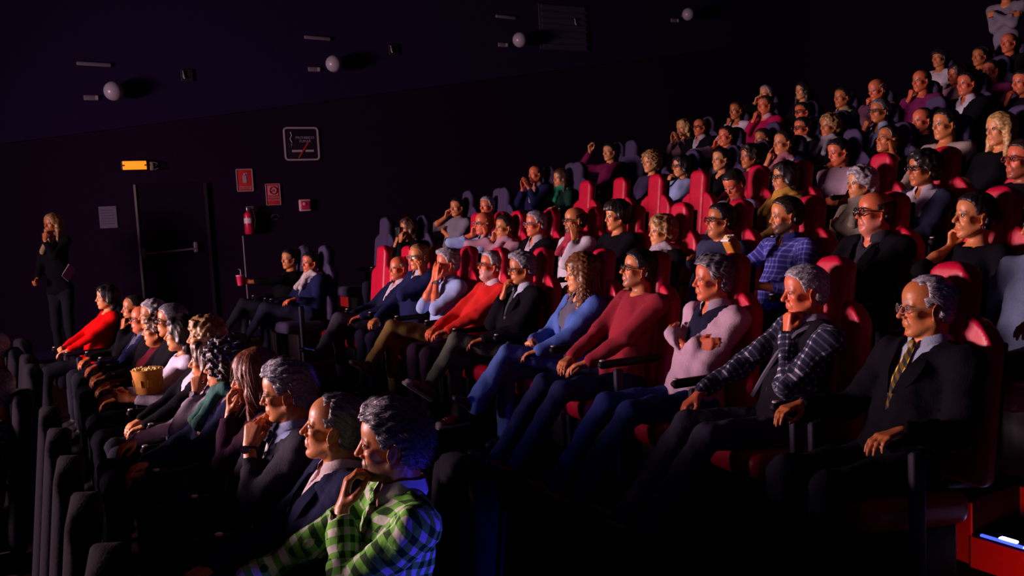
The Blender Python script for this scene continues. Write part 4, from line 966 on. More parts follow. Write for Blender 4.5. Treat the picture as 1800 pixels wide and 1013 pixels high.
# ------------------------------------------------------------------ the audience, row by row (front row first, nearest person first)
BLK = ('cloth', 'black', (.0045, .004, .007)); NVY = ('cloth', 'navy', (.010, .013, .045)); CHAR = ('cloth', 'charcoal', (.030, .029, .045)); DKB = ('cloth', 'dark_blue', (.012, .015, .065))
LBL = ('cloth', 'light_blue', (.28, .38, .68)); WHT = ('cloth', 'white', (.55, .52, .62)); GRY = ('cloth', 'grey', (.20, .19, .26)); MRN = ('cloth', 'maroon', (.15, .010, .025))
DEN = ('cloth', 'denim', (.13, .19, .36)); PNK = ('cloth', 'dusty_pink', (.42, .24, .32)); MAG = ('cloth', 'magenta', (.38, .008, .08)); PUR = ('cloth', 'plum', (.16, .015, .09))
def D(px, py, label, short, **k): return dict(px=px, py=py, label=label, short=short, **k)
ROWS = {}
ROWS['A'] = [
 D(688, 778, 'man in green and white checked shirt with his hand at his mouth', 'man in the green checked shirt', Y=2.50, hair=('swept', 'salt'), skin='tan', beard=('black', .55), top=('plaid', 'green', (.55, .58, .50), (.14, .42, .05), (.014, .06, .010), .046, .5), arms=('mouth', 'forward'), coll='top', neck='open', pitch=2, roll=-4, lean=10, nose=.95, yaw=10, bottom=(.02, .02, .03)),
 D(585, 752, 'balding man in navy jacket over open white collar, chin raised', 'balding man in the navy jacket', Y=3.06, hair=('receding', 'salt'), skin='mid', style='jacket', top=NVY, inner=(.60, .50, .54), arms=('lap', 'lap'), pitch=12, lean=20, nose=1.2, old=.5, hl=.006, yaw=8),
 D(503, 690, 'grey-haired man in glasses and grey suit, hands clasped before his mouth', 'grey-haired man in the grey suit', Y=3.62, hair=('swept', 'steel'), skin='mid', style='jacket', top=CHAR, inner=(.30, .38, .66), tie=(.05, .05, .07), arms=('pray', 'mouth'), curls=('grip', 'grip'), glasses='black', rim=.0015, pitch=-3, lean=8, old=.6, watch=1, yaw=8),
 D(447, 662, 'woman with straight reddish brown hair and glasses, hands over her mouth', 'woman with reddish brown hair', Y=4.18, sex='f', hair=('long', 'auburn'), skin='fair', top=('cloth', 'dark_plum', (.035, .012, .03)), arms=('face', 'mouth'), curls=('loose', 'loose'), glasses='black', pitch=-4, lean=8),
 D(396, 643, 'dark curly-haired woman wearing a dark green scarf over navy coat', 'woman in the green scarf', Y=4.74, sex='f', hair=('afro', 'dark'), skin='mid', style='coat', top=NVY, inner=(.45, .28, .2), scarf=(.015, .10, .075), arms=('lap', 'lap'), lean=16, neck='wide'),
 D(366, 634, 'brown-haired woman in white blouse and necklace, finger on her cheek', 'woman in the white blouse', Y=5.30, sex='f', hair=('bob', 'brown'), skin='mid', top=('cloth', 'blouse_white', (.50, .44, .56)), arms=('cheek', 'lap'), curls=('point', None), neck='wide', lean=18, watch=1),
 D(360, 592, 'woman with swept back blond hair in a dark coat', 'blond woman in the dark coat', Y=5.86, sex='f', hair=('shortf', 'darkblond'), skin='fair', style='coat', top=BLK, inner=(.45, .45, .55), arms=('lap', 'lap'), lean=15),
 D(318, 587, 'dark-haired woman in white top holding a yellow popcorn bucket', 'woman with the popcorn bucket', Y=6.42, sex='f', hair=('bob', 'black'), skin='mid', top=('cloth', 'cotton_white', (.52, .48, .62)), neck='wide', arms=('hold', 'hold'), lean=16),
 D(300, 564, 'man with grey parted hair and dark glasses beside the popcorn woman', 'man with parted hair and dark glasses', Y=6.98, hair=('short', 'salt'), skin='tan', top=BLK, arms=('lap', 'lap'), glasses='big', rim=.004),
 D(275, 583, 'older short-haired woman in a deep maroon sweater', 'older woman in the maroon sweater', Y=7.54, sex='f', hair=('shortf', 'brown'), skin='mid', style='sweater', top=('cloth', 'deep_maroon', (.11, .010, .02)), arms=('lap', 'lap'), fat=.5, old=.7, lean=14),
 D(267, 554, 'man with light grey wavy hair behind the maroon sweater woman', 'man with light wavy hair', Y=8.10, hair=('wavy', 'gray'), skin='tan', top=BLK, arms=('lap', 'lap'), old=.5),
 D(250, 566, 'bald man in dark glasses and blue jacket in the front row', 'bald man in the blue jacket', Y=8.66, hair=('fringe', 'gray'), skin='ruddy', style='jacket', top=DKB, inner=(.1, .1, .15), glasses='big', arms=('lap', 'lap'), old=.6, fat=.4),
 D(234, 542, 'bald man with his hand on his chin, white cuff showing', 'bald man with a hand on his chin', Y=9.22, hair=('crop', 'dark'), skin='tan', hl=.02, top=BLK, arms=('chin', 'lap'), coll=(.4, .38, .45)),
 D(187, 523, 'dark-haired woman in a bright red top at the far front', 'woman in the bright red top', Y=9.95, sex='f', hair=('bob', 'black'), skin='fair', top=('cloth', 'bright_red', (.70, .004, .005)), neck='wide', arms=('lap', 'clasp'), lean=22)]
ROWS[1] = [
 D(1628, 540, 'old man in wire glasses, dark suit, pale collar and yellow striped tie', 'old man in the yellow tie', hair=('receding', 'gray'), skin='tan', style='jacket', top=BLK, inner=(.30, .36, .50), tie='yellow', glasses='wire', rim=.0016, old=1., arms=('rest', 'rest'), lean=21, pitch=0, yaw=-4, watch=-1, nose=1.1, legs='normal'),
 D(1414, 512, 'grey-haired man in dark plaid shirt with fist at his chin, hand on knee', 'man in the dark plaid shirt', hair=('crop', 'gray'), skin='ruddy', top=('plaid', 'navy_white', (.45, .45, .60), (.055, .06, .11), (.012, .014, .035), .033, .72), coll='top', neck='open', gilet=(.010, .009, .014), rz=-.16, arms=('chin', {'T': (.44, -.20, .60), 'pole': (-.2, -.9, -.5), 'd': (.8, -.1, -.6), 'n': (-.5, 0, -1)}), lean=15, pitch=-2, old=.6, legs='extend', bottom=(.05, .045, .085), nose=1.15),
 D(1252, 491, 'grey-haired man with folded arms in a lilac sweater and jeans', 'man in the lilac sweater', hair=('wavy', 'salt'), skin='ruddy', style='coat', top=('cloth', 'lilac', (.40, .28, .36)), inner=(.010, .010, .03), coll=(.35, .28, .36), arms=('cross', 'cross'), lean=20, pitch=3, old=.4, legs='extend', bottom=(.02, .03, .15)),
 D(1122, 474, 'young man with dark glasses and goatee in crimson knit sweater', 'man in the crimson knit sweater', hair=('short', 'black'), skin='mid', beard=('black', .35), style='sweater', top=('knit', 'crimson', (.30, .004, .022)), arms=('lap', 'lap'), glasses='black', rim=.003, lean=20, pitch=12, legs='extend', bottom=(.02, .025, .08), nose=1.15),
 D(1020, 482, 'young woman with long curly auburn hair in blue denim jacket and jeans', 'woman with long curly hair', sex='f', hair=('curly', 'ginger'), skin='fair', style='coat', top=('cloth', 'blue_denim', (.07, .14, .42)), inner=(.10, .10, .14), arms=('lap', 'clasp'), lean=16, pitch=2, legs='crossL', bottom='bell', shoe=(.012, .012, .02)),
 D(917, 472, 'grey-haired man in dark jacket and tie, green-grey trousers, maroon sneakers', 'man in maroon sneakers', hair=('swept', 'steel'), skin='tan', style='jacket', top=BLK, inner=(.42, .48, .66), tie=(.04, .045, .06), glasses='brown', arms=('lap', 'mouth'), curls=(None, 'loose'), lean=15, pitch=-2, legs='crossL', bottom=(.085, .098, .085), shoe=(.20, .012, .03), old=.5),
 D(863, 468, 'bearded white-haired man in a vivid red sweater over white collar', 'white-haired man in the red sweater', hair=('short', 'gray'), skin='ruddy', beard=('gray', .4), style='sweater', top=('knit', 'vivid_red', (.75, .004, .003)), coll=(.6, .5, .6), arms=('lap', 'lap'), glasses='brown', pitch=14, lean=26, old=.7, fat=.4, bottom=(.03, .015, .04)),
 D(786, 463, 'grey-haired man in light blue shirt covering his face with both hands', 'man covering his face', hair=('swept', 'gray'), skin='ruddy', top=LBL, coll='top', arms=('face', 'face'), sleeve=.35, lean=12, pitch=0, legs='crossL', bottom=(.15, .10, .035), watch=1, shoe=(.05, .03, .02)),
 D(736, 452, 'man in navy jacket over pale blue shirt, cheek on palm', 'man with cheek on palm', hair=('crop', 'darkblond'), skin='mid', style='jacket', top=DKB, inner=(.35, .45, .65), glasses='wire', arms=('cheek', 'lap'), lean=14, yaw=20, bottom=(.015, .015, .04)),
 D(701, 472, 'bald man in navy suit with white collar and crossed legs', 'bald man in the navy suit', hair=('fringe', 'gray'), skin='ruddy', style='jacket', top=NVY, inner=(.55, .5, .62), arms=('lap', 'lap'), lean=26, pitch=8, yaw=10, legs='crossL', bottom=(.06, .055, .085), old=.6),
 D(545, 462, 'dark-haired man with pale scarf in navy jacket beyond the aisle', 'man with the pale scarf', hair=('short', 'black'), skin='ruddy', style='coat', top=DKB, inner=(.2, .2, .25), scarf=(.50, .44, .46), arms=('rest', 'lap'), yaw=8, legs='crossL', bottom=(.02, .02, .05)),
 D(508, 456, 'dark-haired man all in black, last seat by the far wall', 'man in black by the far wall', hair=('short', 'black'), skin='mid', top=BLK, arms=({'T': (.50, .20, .90), 'pole': (-.2, .7, -1), 'd': (1, -.1, .1), 'n': (0, -1, .1), 'c': 'grip'}, 'lap'), yaw=10, legs='crossL')]
ROWS[2] = [
 D(1838, 398, 'person in a blue-grey sweater cut off by the right edge', 'person at the right edge', hair=('short', 'dark'), style='sweater', top=('cloth', 'blue_grey', (.10, .13, .22)), arms=('rest', 'rest')),
 D(1712, 380, 'dark-haired woman in black with earring, hand against her cheek', 'woman in black with an earring', sex='f', hair=('bun', 'black'), skin='mid', top=BLK, arms=('rest', 'cheek'), curls=(None, 'loose'), sleeve=0, neck='wide', lean=14, pitch=6, nose=1.2),
 D(1537, 374, 'bald man with thick black glasses and a black jacket', 'bald man in thick black glasses', hair=('fringe', 'dark'), skin='ruddy', style='jacket', top=BLK, inner=(.02, .02, .03), glasses='big', rim=.0036, fat=.8, old=.4, pitch=6, lean=20, w=1.06, beard=('gray', .15)),
 D(1381, 380, 'bearded man in blue plaid shirt holding yellow popcorn bag and cup', 'bearded man in blue plaid', hair=('short', 'dark'), skin='mid', beard=('dark', .7), top=('plaid', 'royal_blue', (.20, .22, .60), (.10, .11, .42), (.030, .03, .22), .036, .72), neck='open', coll='top', hl=.008, arms=('hold', {'T': (.20, -.14, .90), 'pole': (-.3, -.9, -.8), 'd': (1, .1, .5), 'n': (.0, 1, .3), 'c': 'grip'}), sleeve=.8, lean=12, pitch=0, yaw=-4),
 D(1266, 388, 'man in glasses wearing a dark slate padded coat, arms folded', 'man in the slate padded coat', hair=('short', 'black'), skin='tan', style='sweater', top=('cloth', 'slate', (.035, .040, .085)), arms=('cross', 'cross'), glasses='black', rim=.003, fat=.4, lean=16, pitch=8),
 D(1163, 407, 'woman with short wavy blond hair and a pale patterned scarf', 'woman with short wavy blond hair', sex='f', hair=('shortf', 'darkblond'), skin='fair', style='coat', top=BLK, inner=(.1, .1, .12), scarf=(.42, .38, .46), old=.7, lean=16),
 D(1084, 380, 'youth with thick black mop of hair in black sweater', 'youth with the black mop hair', hair=('mop', 'black'), skin='mid', style='sweater', top=BLK, lean=14, pitch=0, w=.94),
 D(1010, 388, 'balding bearded man in glasses, palm on cheek, white shirt, red gilet', 'bearded man in white and red', hair=('fringe', 'dark'), skin='mid', beard=('dark', .6), top=WHT, glasses='black', arms=('cheek', 'rest'), scarf=(.30, .02, .05), lean=12),
 D(941, 394, 'grey-haired man in glasses, dark suit and pale collar', 'grey-haired man in glasses', hair=('short', 'gray'), skin='ruddy', style='jacket', top=BLK, inner=(.42, .36, .44), glasses='wire', old=.5),
 D(887, 400, 'dark-haired man wrapped in a dusty pink scarf and shirt', 'man in dusty pink', hair=('short', 'dark'), skin='mid', top=PNK, scarf=(.38, .20, .28), arms=('lap', 'temple'), lean=18),
 D(850, 393, 'bald man in light blue shirt with both hands at his temples', 'bald man in the light blue shirt', hair=('fringe', 'ginger'), skin='ruddy', top=LBL, coll='top', arms=('temple', 'temple'), sleeve=.8, lean=10, glasses='wire'),
 D(717, 402, 'woman holding a dark phone before her face in grey seat', 'woman holding up a phone', sex='f', hair=('bob', 'brown'), skin='mid', top=BLK, arms=('face', 'mouth'), curls=('loose', 'loose'), lean=12)]
ROWS[3] = [
 D(1797, 282, 'man in red-rimmed glasses and black shirt at right edge', 'man in red-rimmed glasses', hair=('short', 'dark'), skin='ruddy', beard=('dark', .4), glasses='red', top=BLK, rim=.003, lean=20, pitch=8),
 D(1622, 297, 'woman in black glasses with dark bob, navy cardigan and white collar', 'woman in the navy cardigan', sex='f', hair=('shortf', 'black'), skin='tan', style='coat', top=('cloth', 'ink_blue', (.030, .040, .09)), inner=(.5, .45, .55), glasses='black', rim=.003, lean=12),
 D(1513, 323, 'old woman with grey hair in olive grey draped shawl', 'old grey-haired woman in the shawl', sex='f', hair=('shortf', 'gray'), skin='fair', old=.9, top=('cloth', 'olive_grey', (.26, .23, .18)), scarf=(.28, .25, .20), arms=('cross', 'lap'), lean=12),
 D(1379, 312, 'black-haired woman in glasses with a mustard yellow scarf', 'woman in the mustard scarf', sex='f', hair=('bob', 'black'), skin='mid', top=('cloth', 'mustard_dark', (.18, .10, .03)), scarf=(.42, .24, .03), glasses='black'),
 D(1290, 324, 'man in pale denim jacket looking down at his lap', 'man looking down', hair=('short', 'black'), skin='ruddy', style='coat', top=('cloth', 'pale_denim', (.28, .30, .48)), inner=(.30, .03, .05), arms=('forward', 'lap'), pitch=-28, lean=4, yaw=18),
 D(856, 363, 'man with light grey hair in plum sweater before a grey seat', 'man in the plum sweater', hair=('short', 'gray'), skin='ruddy', top=PUR, yaw=12),
 D(803, 365, 'man raising a bare arm to his forehead, grey patterned sweater', 'man with an arm raised', hair=('short', 'black'), skin='mid', style='sweater', top=GRY, arms=('cross', 'temple'), sleeve=.5, yaw=14)]
ROWS[4] = [
 D(1758, 228, 'woman with long straight blond hair in black top', 'woman with long blond hair', sex='f', hair=('long', 'blond'), skin='fair', top=BLK, neck='wide', lean=12),
 D(1661, 219, 'young man with short dark hair in pale open-necked shirt', 'young man in the pale shirt', hair=('short', 'black'), skin='mid', top=('cloth', 'oatmeal', (.34, .28, .26)), neck='v', w=1.0, pitch=2),
 D(1561, 246, 'woman in black with her head back and palm beside her neck', 'woman with palm at her neck', sex='f', hair=('bun', 'dark'), skin='tan', top=BLK, arms=('temple', 'lap'), sleeve=.15, pitch=16, neck='wide'),
 D(1474, 268, 'man leaning his cheek on his fist in a pale pinkish shirt', 'man leaning on his fist', hair=('short', 'black'), skin='ruddy', top=('cloth', 'pale_pink', (.36, .26, .34)), arms=('lap', 'cheek'), curls=(None, 'fist'), sleeve=.3, pitch=-8, roll=6),
 D(1377, 252, 'man pressing a finger to his nose, striped scarf on dark jacket', 'man with a finger on his nose', hair=('crop', 'dark'), skin='mid', style='coat', top=DKB, inner=(.3, .3, .4), scarf=(.30, .10, .14), arms=('lap', 'mouth'), curls=(None, 'point')),
 D(1318, 276, 'short-haired woman in dark red top, face lit orange', 'short-haired woman in dark red', sex='f', hair=('shortf', 'dark'), skin='tan', top=('cloth', 'dark_red', (.13, .012, .03))),
 D(1267, 281, 'dark-haired woman with earring and open neckline in fourth raised row', 'dark-haired woman with open neckline', sex='f', hair=('bun', 'black'), skin='fair', top=BLK, neck='v'),
 D(1197, 293, 'woman in glasses and light blue shirt holding hand over mouth', 'woman with a hand over her mouth', sex='f', hair=('bob', 'black'), skin='fair', top=LBL, glasses='black', arms=('lap', 'mouth')),
 D(1144, 286, 'smiling woman with fluffy blond hair beside the empty red seats', 'woman with fluffy blond hair', sex='f', hair=('afro', 'darkblond'), skin='fair', top=('cloth', 'dark_violet', (.04, .03, .08))),
 D(985, 314, 'woman in an emerald green scarf with long brown hair', 'woman in the emerald scarf', sex='f', hair=('long', 'brown'), skin='fair', top=('cloth', 'green_black', (.01, .04, .03)), scarf=(.02, .38, .18), arms=('rest', 'lap')),
 D(941, 307, 'balding man pressing his fingertips together in a dark blue suit', 'balding man with fingertips together', hair=('receding', 'dark'), skin='ruddy', style='jacket', top=DKB, inner=(.3, .2, .3), arms=('clap', 'clap'), lean=8)]
ROWS[5] = [
 D(1621, 213, 'balding man in dark shirt, chin resting on flat palm', 'balding man with chin on palm', hair=('receding', 'dark'), skin='ruddy', top=BLK, arms=('lap', 'chin')),
 D(1546, 196, 'grey-haired man in glasses, fist at mouth, pale blue shirt cuff', 'man with the pale blue cuff', hair=('short', 'salt'), skin='tan', style='jacket', top=BLK, inner=(.35, .45, .7), glasses='black', arms=('lap', 'mouth'), curls=(None, 'fist')),
 D(1458, 222, 'blond short-haired woman with grey scarf left of the pale blue cuff', 'blond woman with the grey scarf', sex='f', hair=('shortf', 'darkblond'), skin='tan', top=BLK, scarf=(.28, .26, .34)),
 D(1410, 226, 'man in dark glasses and black and white patterned scarf', 'man in the patterned scarf', hair=('short', 'black'), skin='ruddy', glasses='big', top=BLK, scarf=(.30, .24, .26)),
 D(1340, 245, 'dark-haired man half hidden behind the finger-on-nose man', 'half hidden dark-haired man', hair=('short', 'dark'), skin='tan', top=DKB),
 D(1276, 240, 'man with reddish face resting his temple on his hand, grey shirt', 'man resting his temple on his hand', hair=('short', 'dark'), skin='ruddy', top=('cloth', 'pinkish_grey', (.26, .20, .27)), arms=('lap', 'temple')),
 D(1071, 268, 'young man in maroon shirt holding one hand up beside his head', 'young man with a raised hand', hair=('short', 'black'), skin='fair', top=('cloth', 'wine', (.14, .010, .06)), arms=('lap', 'raised'), yaw=8)]
ROWS[6] = [
 D(1797, 146, 'person with fist at mouth at the upper right edge', 'person at the upper right edge', hair=('short', 'black'), skin='ruddy', arms=('lap', 'mouth')),
 D(1699, 148, 'man with ruddy face, white collar and dark suit, upper right', 'man in suit with the white collar', hair=('crop', 'dark'), skin='ruddy', style='jacket', top=BLK, inner=(.6, .6, .7), w=1.03),
 D(1619, 143, 'man in plum shirt holding his chin in the upper rows', 'man holding his chin', hair=('receding', 'dark'), skin='ruddy', top=PUR, arms=('lap', 'chin')),
 D(1541, 158, 'bald man raising a fist beside his face, upper rows', 'bald man with a raised fist', hair=('fringe', 'gray'), skin='ruddy', top=('cloth', 'faded_plum', (.12, .05, .09)), arms=('lap', 'cheek'), curls=(None, 'fist'), pitch=-10),
 D(1480, 172, 'man with narrow lit face and dark coat between two gaps', 'man with a narrow lit face', hair=('short', 'dark'), skin='tan', style='coat', top=BLK, inner=(.3, .25, .15)),
 D(1410, 198, 'man in dark glasses tilting his head, below the woman in black', 'man tilting his head', hair=('short', 'black'), skin='ruddy', glasses='big', top=BLK, roll=8),
 D(1344, 180, 'broad person in a bright magenta sweater holding a hand to the mouth', 'person in the bright magenta sweater', hair=('short', 'brown'), skin='ruddy', style='sweater', top=MAG, arms=('lap', 'mouth'), fat=1.2, coll=(.6, .4, .5)),
 D(1294, 195, 'woman in a white shirt leaning her chin on her hand', 'woman in the white shirt', sex='f', hair=('bun', 'brown'), skin='tan', top=WHT, arms=('lap', 'chin')),
 D(1230, 224, 'bald man in glasses, dark suit with pale collar, far upper left', 'bald man far up in a dark suit', hair=('fringe', 'dark'), skin='ruddy', style='jacket', top=BLK, inner=(.4, .4, .5), glasses='black'),
 D(1201, 226, 'blond woman in mauve top clapping her hands', 'woman clapping her hands', sex='f', hair=('bob', 'blond'), skin='fair', top=('cloth', 'mauve', (.24, .14, .20)), arms=('clap', 'clap'), lean=6)]
ROWS[7] = [
 D(1742, 125, 'broad-faced man in plum shirt right of the white-collar man', 'broad-faced man in plum', hair=('crop', 'dark'), skin='ruddy', top=PUR, fat=.8),
 D(1681, 132, 'reddish-lit woman just left above the white-collar man', 'reddish-lit woman', sex='f', hair=('bob', 'black'), skin='ruddy', top=PNK),
 D(1410, 160, 'long-haired dim person high up right of the magenta sweater', 'dim long-haired person', sex='f', hair=('long', 'black'), skin='fair', top=BLK),
 D(1346, 158, 'pale-haired person directly behind the magenta sweater', 'pale-haired person', hair=('short', 'gray'), skin='fair', top=BLK, arms=('lap', 'temple'))]
ROWS[8] = [
 D(1773, 76, 'dimly lit bald man in the last row at top right', 'bald man in the last row', hair=('fringe', 'dark'), skin='ruddy', top=BLK),
 D(1722, 100, 'man with short hair, dull face, second from right in last row', 'dull-faced man in the last row', hair=('short', 'dark'), skin='tan', top=BLK),
 D(1651, 103, 'dark-haired person in white top, leftmost of the last row', 'person in the white top', hair=('mop', 'black'), skin='mid', top=WHT, arms=('lap', 'hold'))]
ROWS[0] = [
 D(-22, 632, 'mostly cut off person in patterned sleeve at the left edge', 'person in the patterned sleeve', Y=5.6, hair=('short', 'salt'), skin='ruddy', top=('plaid', 'patterned', (.30, .26, .36), (.03, .03, .05), (.01, .01, .02), .030, .6)),
 D(-20, 566, 'cut off person at left edge above the patterned sleeve', 'person at the upper left edge', Y=7.8, hair=('short', 'gray'), skin='ruddy', top=BLK)]
SEATLIST = {}
for k, lst in ROWS.items():
    X0 = (SEATX[k] + .13) if k in SEATX else 0
    for p in lst: p.setdefault('Y', float(onrow(p['px'], p['py'], X0)[1]) if X0 else 5)
    if k != 0:
        for _ in range(60):
            for a in range(len(lst) - 1):
                gp = lst[a + 1]['Y'] - lst[a]['Y']
                if gp < .55: e = (.55 - gp) / 2; lst[a]['Y'] -= e; lst[a + 1]['Y'] += e
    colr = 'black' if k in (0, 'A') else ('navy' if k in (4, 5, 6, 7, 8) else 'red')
    for i, p in enumerate(lst):
        q = {a: b for a, b in p.items()}; Yh = q.pop('Y')
        info = person(FL[k], Y=Yh, seed=i * 13 + 5, **q); p['info'] = info
        far = Yh > 9.2
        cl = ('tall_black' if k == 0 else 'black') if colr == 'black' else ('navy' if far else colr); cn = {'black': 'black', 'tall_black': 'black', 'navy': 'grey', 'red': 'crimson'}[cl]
        seat(info['X'] - q.get('shift', 0), info['Y'], FL[k], '%s cinema seat under the %s' % (cn, p['short']), cl, both=(i == 0 or far), rz=info['rz'] - q.get('rz', 0))
        SEATLIST.setdefault(k, []).append((info['X'], info['Y']))
# empty seats where the photograph shows them
def empties(k, lst, colr, lab, grp=None):
    for (px, py), l in zip(lst, lab):
        p = onrow(px, py, SEATX[k] + .30); seat(SEATX[k] + bow(p[1]), float(p[1]), FL[k], l, colr)
empties(3, [(1232, 325), (1158, 330), (1096, 338), (1036, 345)], 'red', ['empty crimson seat right beside the man looking down', 'empty crimson seat, second from the man looking down', 'empty crimson seat behind the black mop-haired youth', 'empty crimson seat, leftmost of the four empty ones'])
empties(1, [(680, 470)], 'red', ['empty crimson seat at the aisle left of the bald navy-suited man'])
i0 = SEATLIST[2]
seat(4.07 + bow(8.6), 8.6, FL[2], 'empty crimson seat at the aisle behind the bald navy suit', 'red')
def gseat(k, px, py, lab):
    p = onrow(px, py, SEATX[k] + .30); seat(SEATX[k] + bow(p[1]), float(p[1]), FL[k], lab, 'navy')
gseat(2, 684, 410, 'empty grey seat left of the phone woman by the far wall')
gseat(3, 893, 372, 'empty grey seat right of the plum sweater man')
gseat(4, 1022, 318, 'empty grey seat right of the woman in the emerald scarf')
gseat(5, 1116, 272, 'empty grey seat right of the raised-hand young man')
for j, yy in enumerate(np.arange(2.0, 8.8, .58)):
    nms = ['nearest to the camera', 'second from the camera', 'third from the camera', 'fourth from the camera', 'fifth from the camera', 'sixth from the camera', 'seventh from the camera', 'eighth from the camera', 'ninth from the camera', 'tenth from the camera', 'eleventh from the camera', 'last towards the far wall']
    if min(abs(yy - 5.6), abs(yy - 7.8)) < .5: continue
    t = seat(-.10, float(yy), FL[0], 'empty dark seat of the lowest row, ' + nms[j], 'tall_black')
# standing people
def who(k, sh): return [p['info'] for p in ROWS[k] if p['short'] == sh][0]
person(FL[1], 92, 394, 'blond woman standing by the wall at far left holding a paper', 'standing woman', Y=12.0, standing=.7, sex='f', hair=('long', 'darkblond'), skin='tan', top=BLK, scarf=(.30, .22, .13), arms=('mouth', {'T': (.22, -.12, 1.02), 'pole': (-.4, -.7, -1), 'd': (.9, .3, -.2), 'n': (.2, 1, 0), 'c': 'loose'}), legs='stand', lean=0, ungaze=True, seed=3)
sw = PEOPLE[-1]
person(FL[9], 1768, -66, 'standing person in pale shirt with folded arms at the top right corner', 'standing arms folded', Y=float(atX(1768, -66, 11.4)[1]), standing=.3, hair=('short', 'dark'), top=('cloth', 'faded_white', (.20, .18, .25)), arms=('cross', 'cross'), legs='stand', lean=0, ungaze=True, seed=8)

# ------------------------------------------------------------------ things people hold
def hand_pt(info, s, f=.06): S, El, T, fa = info['sl'][s]; return to_world(info, T + fa * f)
POP = plain('popcorn', (.85, .62, .22), .8, 60, .4, .3)
def popcorn(g, c, r, n, rng):
    for i in range(n):
        a, q = rng.uniform(0, 6.28), r * math.sqrt(rng.random()); o = c + V(q * math.cos(a), q * math.sin(a), rng.uniform(-.004, .010)); rr = rng.uniform(.006, .010)
        g.lathe([(.0001, -rr), (rr, -rr * .3), (rr * .8, rr * .6), (.0001, rr)], o, 6, Rx(rng.uniform(0, 3)) @ Ry(rng.uniform(0, 3)))
rg = np.random.default_rng(4)
c = atY(262, 690, 6.28)
t = empty('popcorn_bucket', c); tag(t, 'round yellow popcorn bucket held on the lap in the front row', 'popcorn bucket')
bm = plain('yellow_printed_card', (.46, .18, .012), .6, 14, .1, .30)
G().lathe([(.0001, 0), (.078, 0), (.098, .15), (.102, .152), (.098, .156), (.094, .150), (.074, .006)], (0, 0, 0), 30).build('bucket', bm, t)
for i in range(8):
    a = i * math.pi / 4; rr = .090; G().box((rr * math.cos(a), rr * math.sin(a), .07), (.004, .030, .045), Rz(a) @ Ry(rad(7)), .0).build('printed_mark', plain('bucket_print', (.56, .26, .03), .5, 30, .1, .3), t, False)
g = G(); popcorn(g, V(0, 0, .150), .085, 70, rg); tag(g.build('popcorn', POP, t), kind='stuff')
i2 = who(2, 'bearded man in blue plaid'); c = hand_pt(i2, -1, .075) + V(-.03, .02, .03)
t = empty('popcorn_bag', c); tag(t, 'small yellow popcorn bag tipped in the bearded man\'s hand', 'popcorn bag')
RB = Ry(rad(-30)); G().box((0, 0, .01), (.075, .075, .12), RB, .012).build('bag', bm, t); G().box(RB @ V(0, 0, .075), (.07, .07, .012), RB, .004).build('rim', plain('bag_rim', (.9, .85, .8), .6), t)
g = G(); popcorn(g, V(*(RB @ V(0, 0, .082))), .028, 16, rg); tag(g.build('popcorn', POP, t), kind='stuff')
c = hand_pt(i2, 1, .085) + V(-.03, 0, .01)
t = empty('paper_cup', c); tag(t, 'white paper drink cup held by the bearded man', 'cup')
G().lathe([(.0001, -.06), (.028, -.06), (.038, .06), (.040, .062), (.036, .062), (.027, -.055)], (0, 0, 0), 20, Ry(rad(12))).build('cup', plain('white_paper_cup', (.7, .68, .8), .5), t)
G().lathe([(.040, .060), (.041, .068), (.0001, .072)], (0, 0, 0), 20, Ry(rad(12))).build('lid', plain('cup_lid', (.5, .5, .6), .4), t); G().tube([(.012, 0, .07), (.03, 0, .13)], .0035, 6).build('straw', plain('straw_white', (.8, .8, .85), .4), t)
i2 = who(2, 'woman holding up a phone'); p = hand_pt(i2, 1, .10)
t = empty('mobile_phone', (p[0] - .03, p[1] + .02, p[2]), .3); tag(t, 'dark phone held up before the face beside the grey seat', 'phone'); G().box((0, 0, 0), (.010, .075, .15), None, .004).build('case', BLACKPL, t); G().box((.0055, 0, 0), (.001, .066, .135)).build('screen', plain('dark_screen', (.01, .01, .02), .1, 20, 0, 0), t, False); G().lathe([(.0001, .002), (.006, .002)], (-.006, .02, .055), 10, Ry(rad(-90))).build('camera_lens', METAL, t)
S, El, T, fa = sw['sl'][-1]; p = atY(121, 480, 11.7)
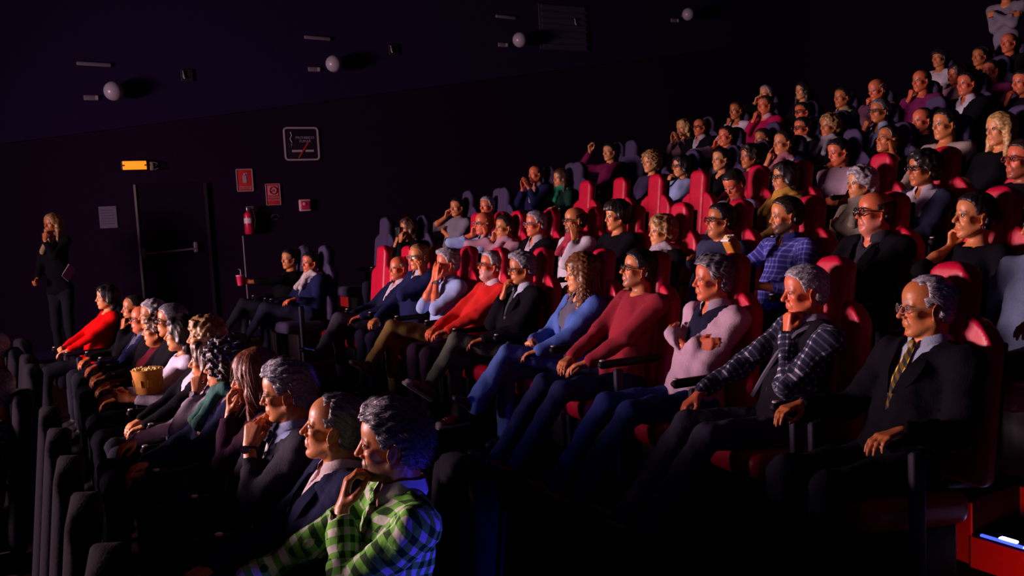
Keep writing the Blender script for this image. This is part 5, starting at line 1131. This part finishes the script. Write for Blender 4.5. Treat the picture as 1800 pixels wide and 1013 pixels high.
t = empty('leaflet', p, .6); tag(t, 'pale folded leaflet held low by the standing blond woman', 'leaflet'); G().box((0, 0, 0), (.17, .004, .11), Ry(rad(-48))).build('sheet', plain('leaflet_paper', (.40, .36, .48), .8), t, False); G().box((.005, .02, .012), (.16, .004, .10), Rz(rad(12)) @ Ry(rad(-44))).build('back_sheet', plain('leaflet_paper', (.40, .36, .48), .8), t, False)
p = hand_pt(who(1, 'man in black by the far wall'), 1, .085) + V(-.03, .0, .02)
t = empty('drink_cup', p); tag(t, 'small red drink cup with straw held by the man in black', 'cup')
G().lathe([(.0001, -.06), (.033, -.06), (.044, .05), (.046, .052), (.041, .052), (.031, -.055)], (0, 0, 0), 18).build('cup', plain('red_cup', (.60, .02, .10), .4), t); G().lathe([(.047, .050), (.047, .060), (.0001, .064)], (0, 0, 0), 18).build('lid', plain('pink_lid', (.55, .25, .32), .4), t)
G().tube([(.01, 0, .06), (.01, 0, .12), (-.01, 0, .13)], .005, 6).build('straw', plain('pink_straw', (.6, .35, .4), .4), t)
# earrings
for k, sh in ((2, 'woman in black with an earring'),):
    i2 = who(k, sh); o = i2['H'] + i2['R'] @ V(-.004, .088, -.048); g = G(); g.tube([o + V(.009 * math.cos(a), 0, .009 * math.sin(a) - .008) for a in np.arange(0, 6.28, .5)], .0022, 5, True); g.build('earring', METAL, i2['root'])
i2 = who('A', 'woman in the white blouse'); nb = i2['nb']; g = G()
for i in range(13): a = -1.2 + 2.4 * i / 12; g.lathe([(.0001, -.007), (.007, 0), (.0001, .007)], nb + i2['RT'] @ V(.085 * math.cos(a) + .03, .075 * math.sin(a), .01 - .055 * math.cos(a)), 8)
g.build('necklace', plain('violet_beads', (.16, .06, .25), .3), i2['root'])
# blue shirt tucked denim and coats on laps: bag strap of the plaid man
i2 = who(1, 'man in the dark plaid shirt'); hp_, RT_, L_ = i2['hip'], i2['RT'], i2['L']
pts = [hp_ + RT_ @ V(x, y, z * L_) for x, y, z in ((.02, .10, 1.02), (.11, .085, .88), (.150, .03, .66), (.150, -.05, .42), (.145, -.12, .2))]
G().tube(pts, .012, 6).build('bag_strap', plain('grey_strap', (.10, .09, .14), .8), i2['root'])
i2 = who(1, 'man in the lilac sweater')
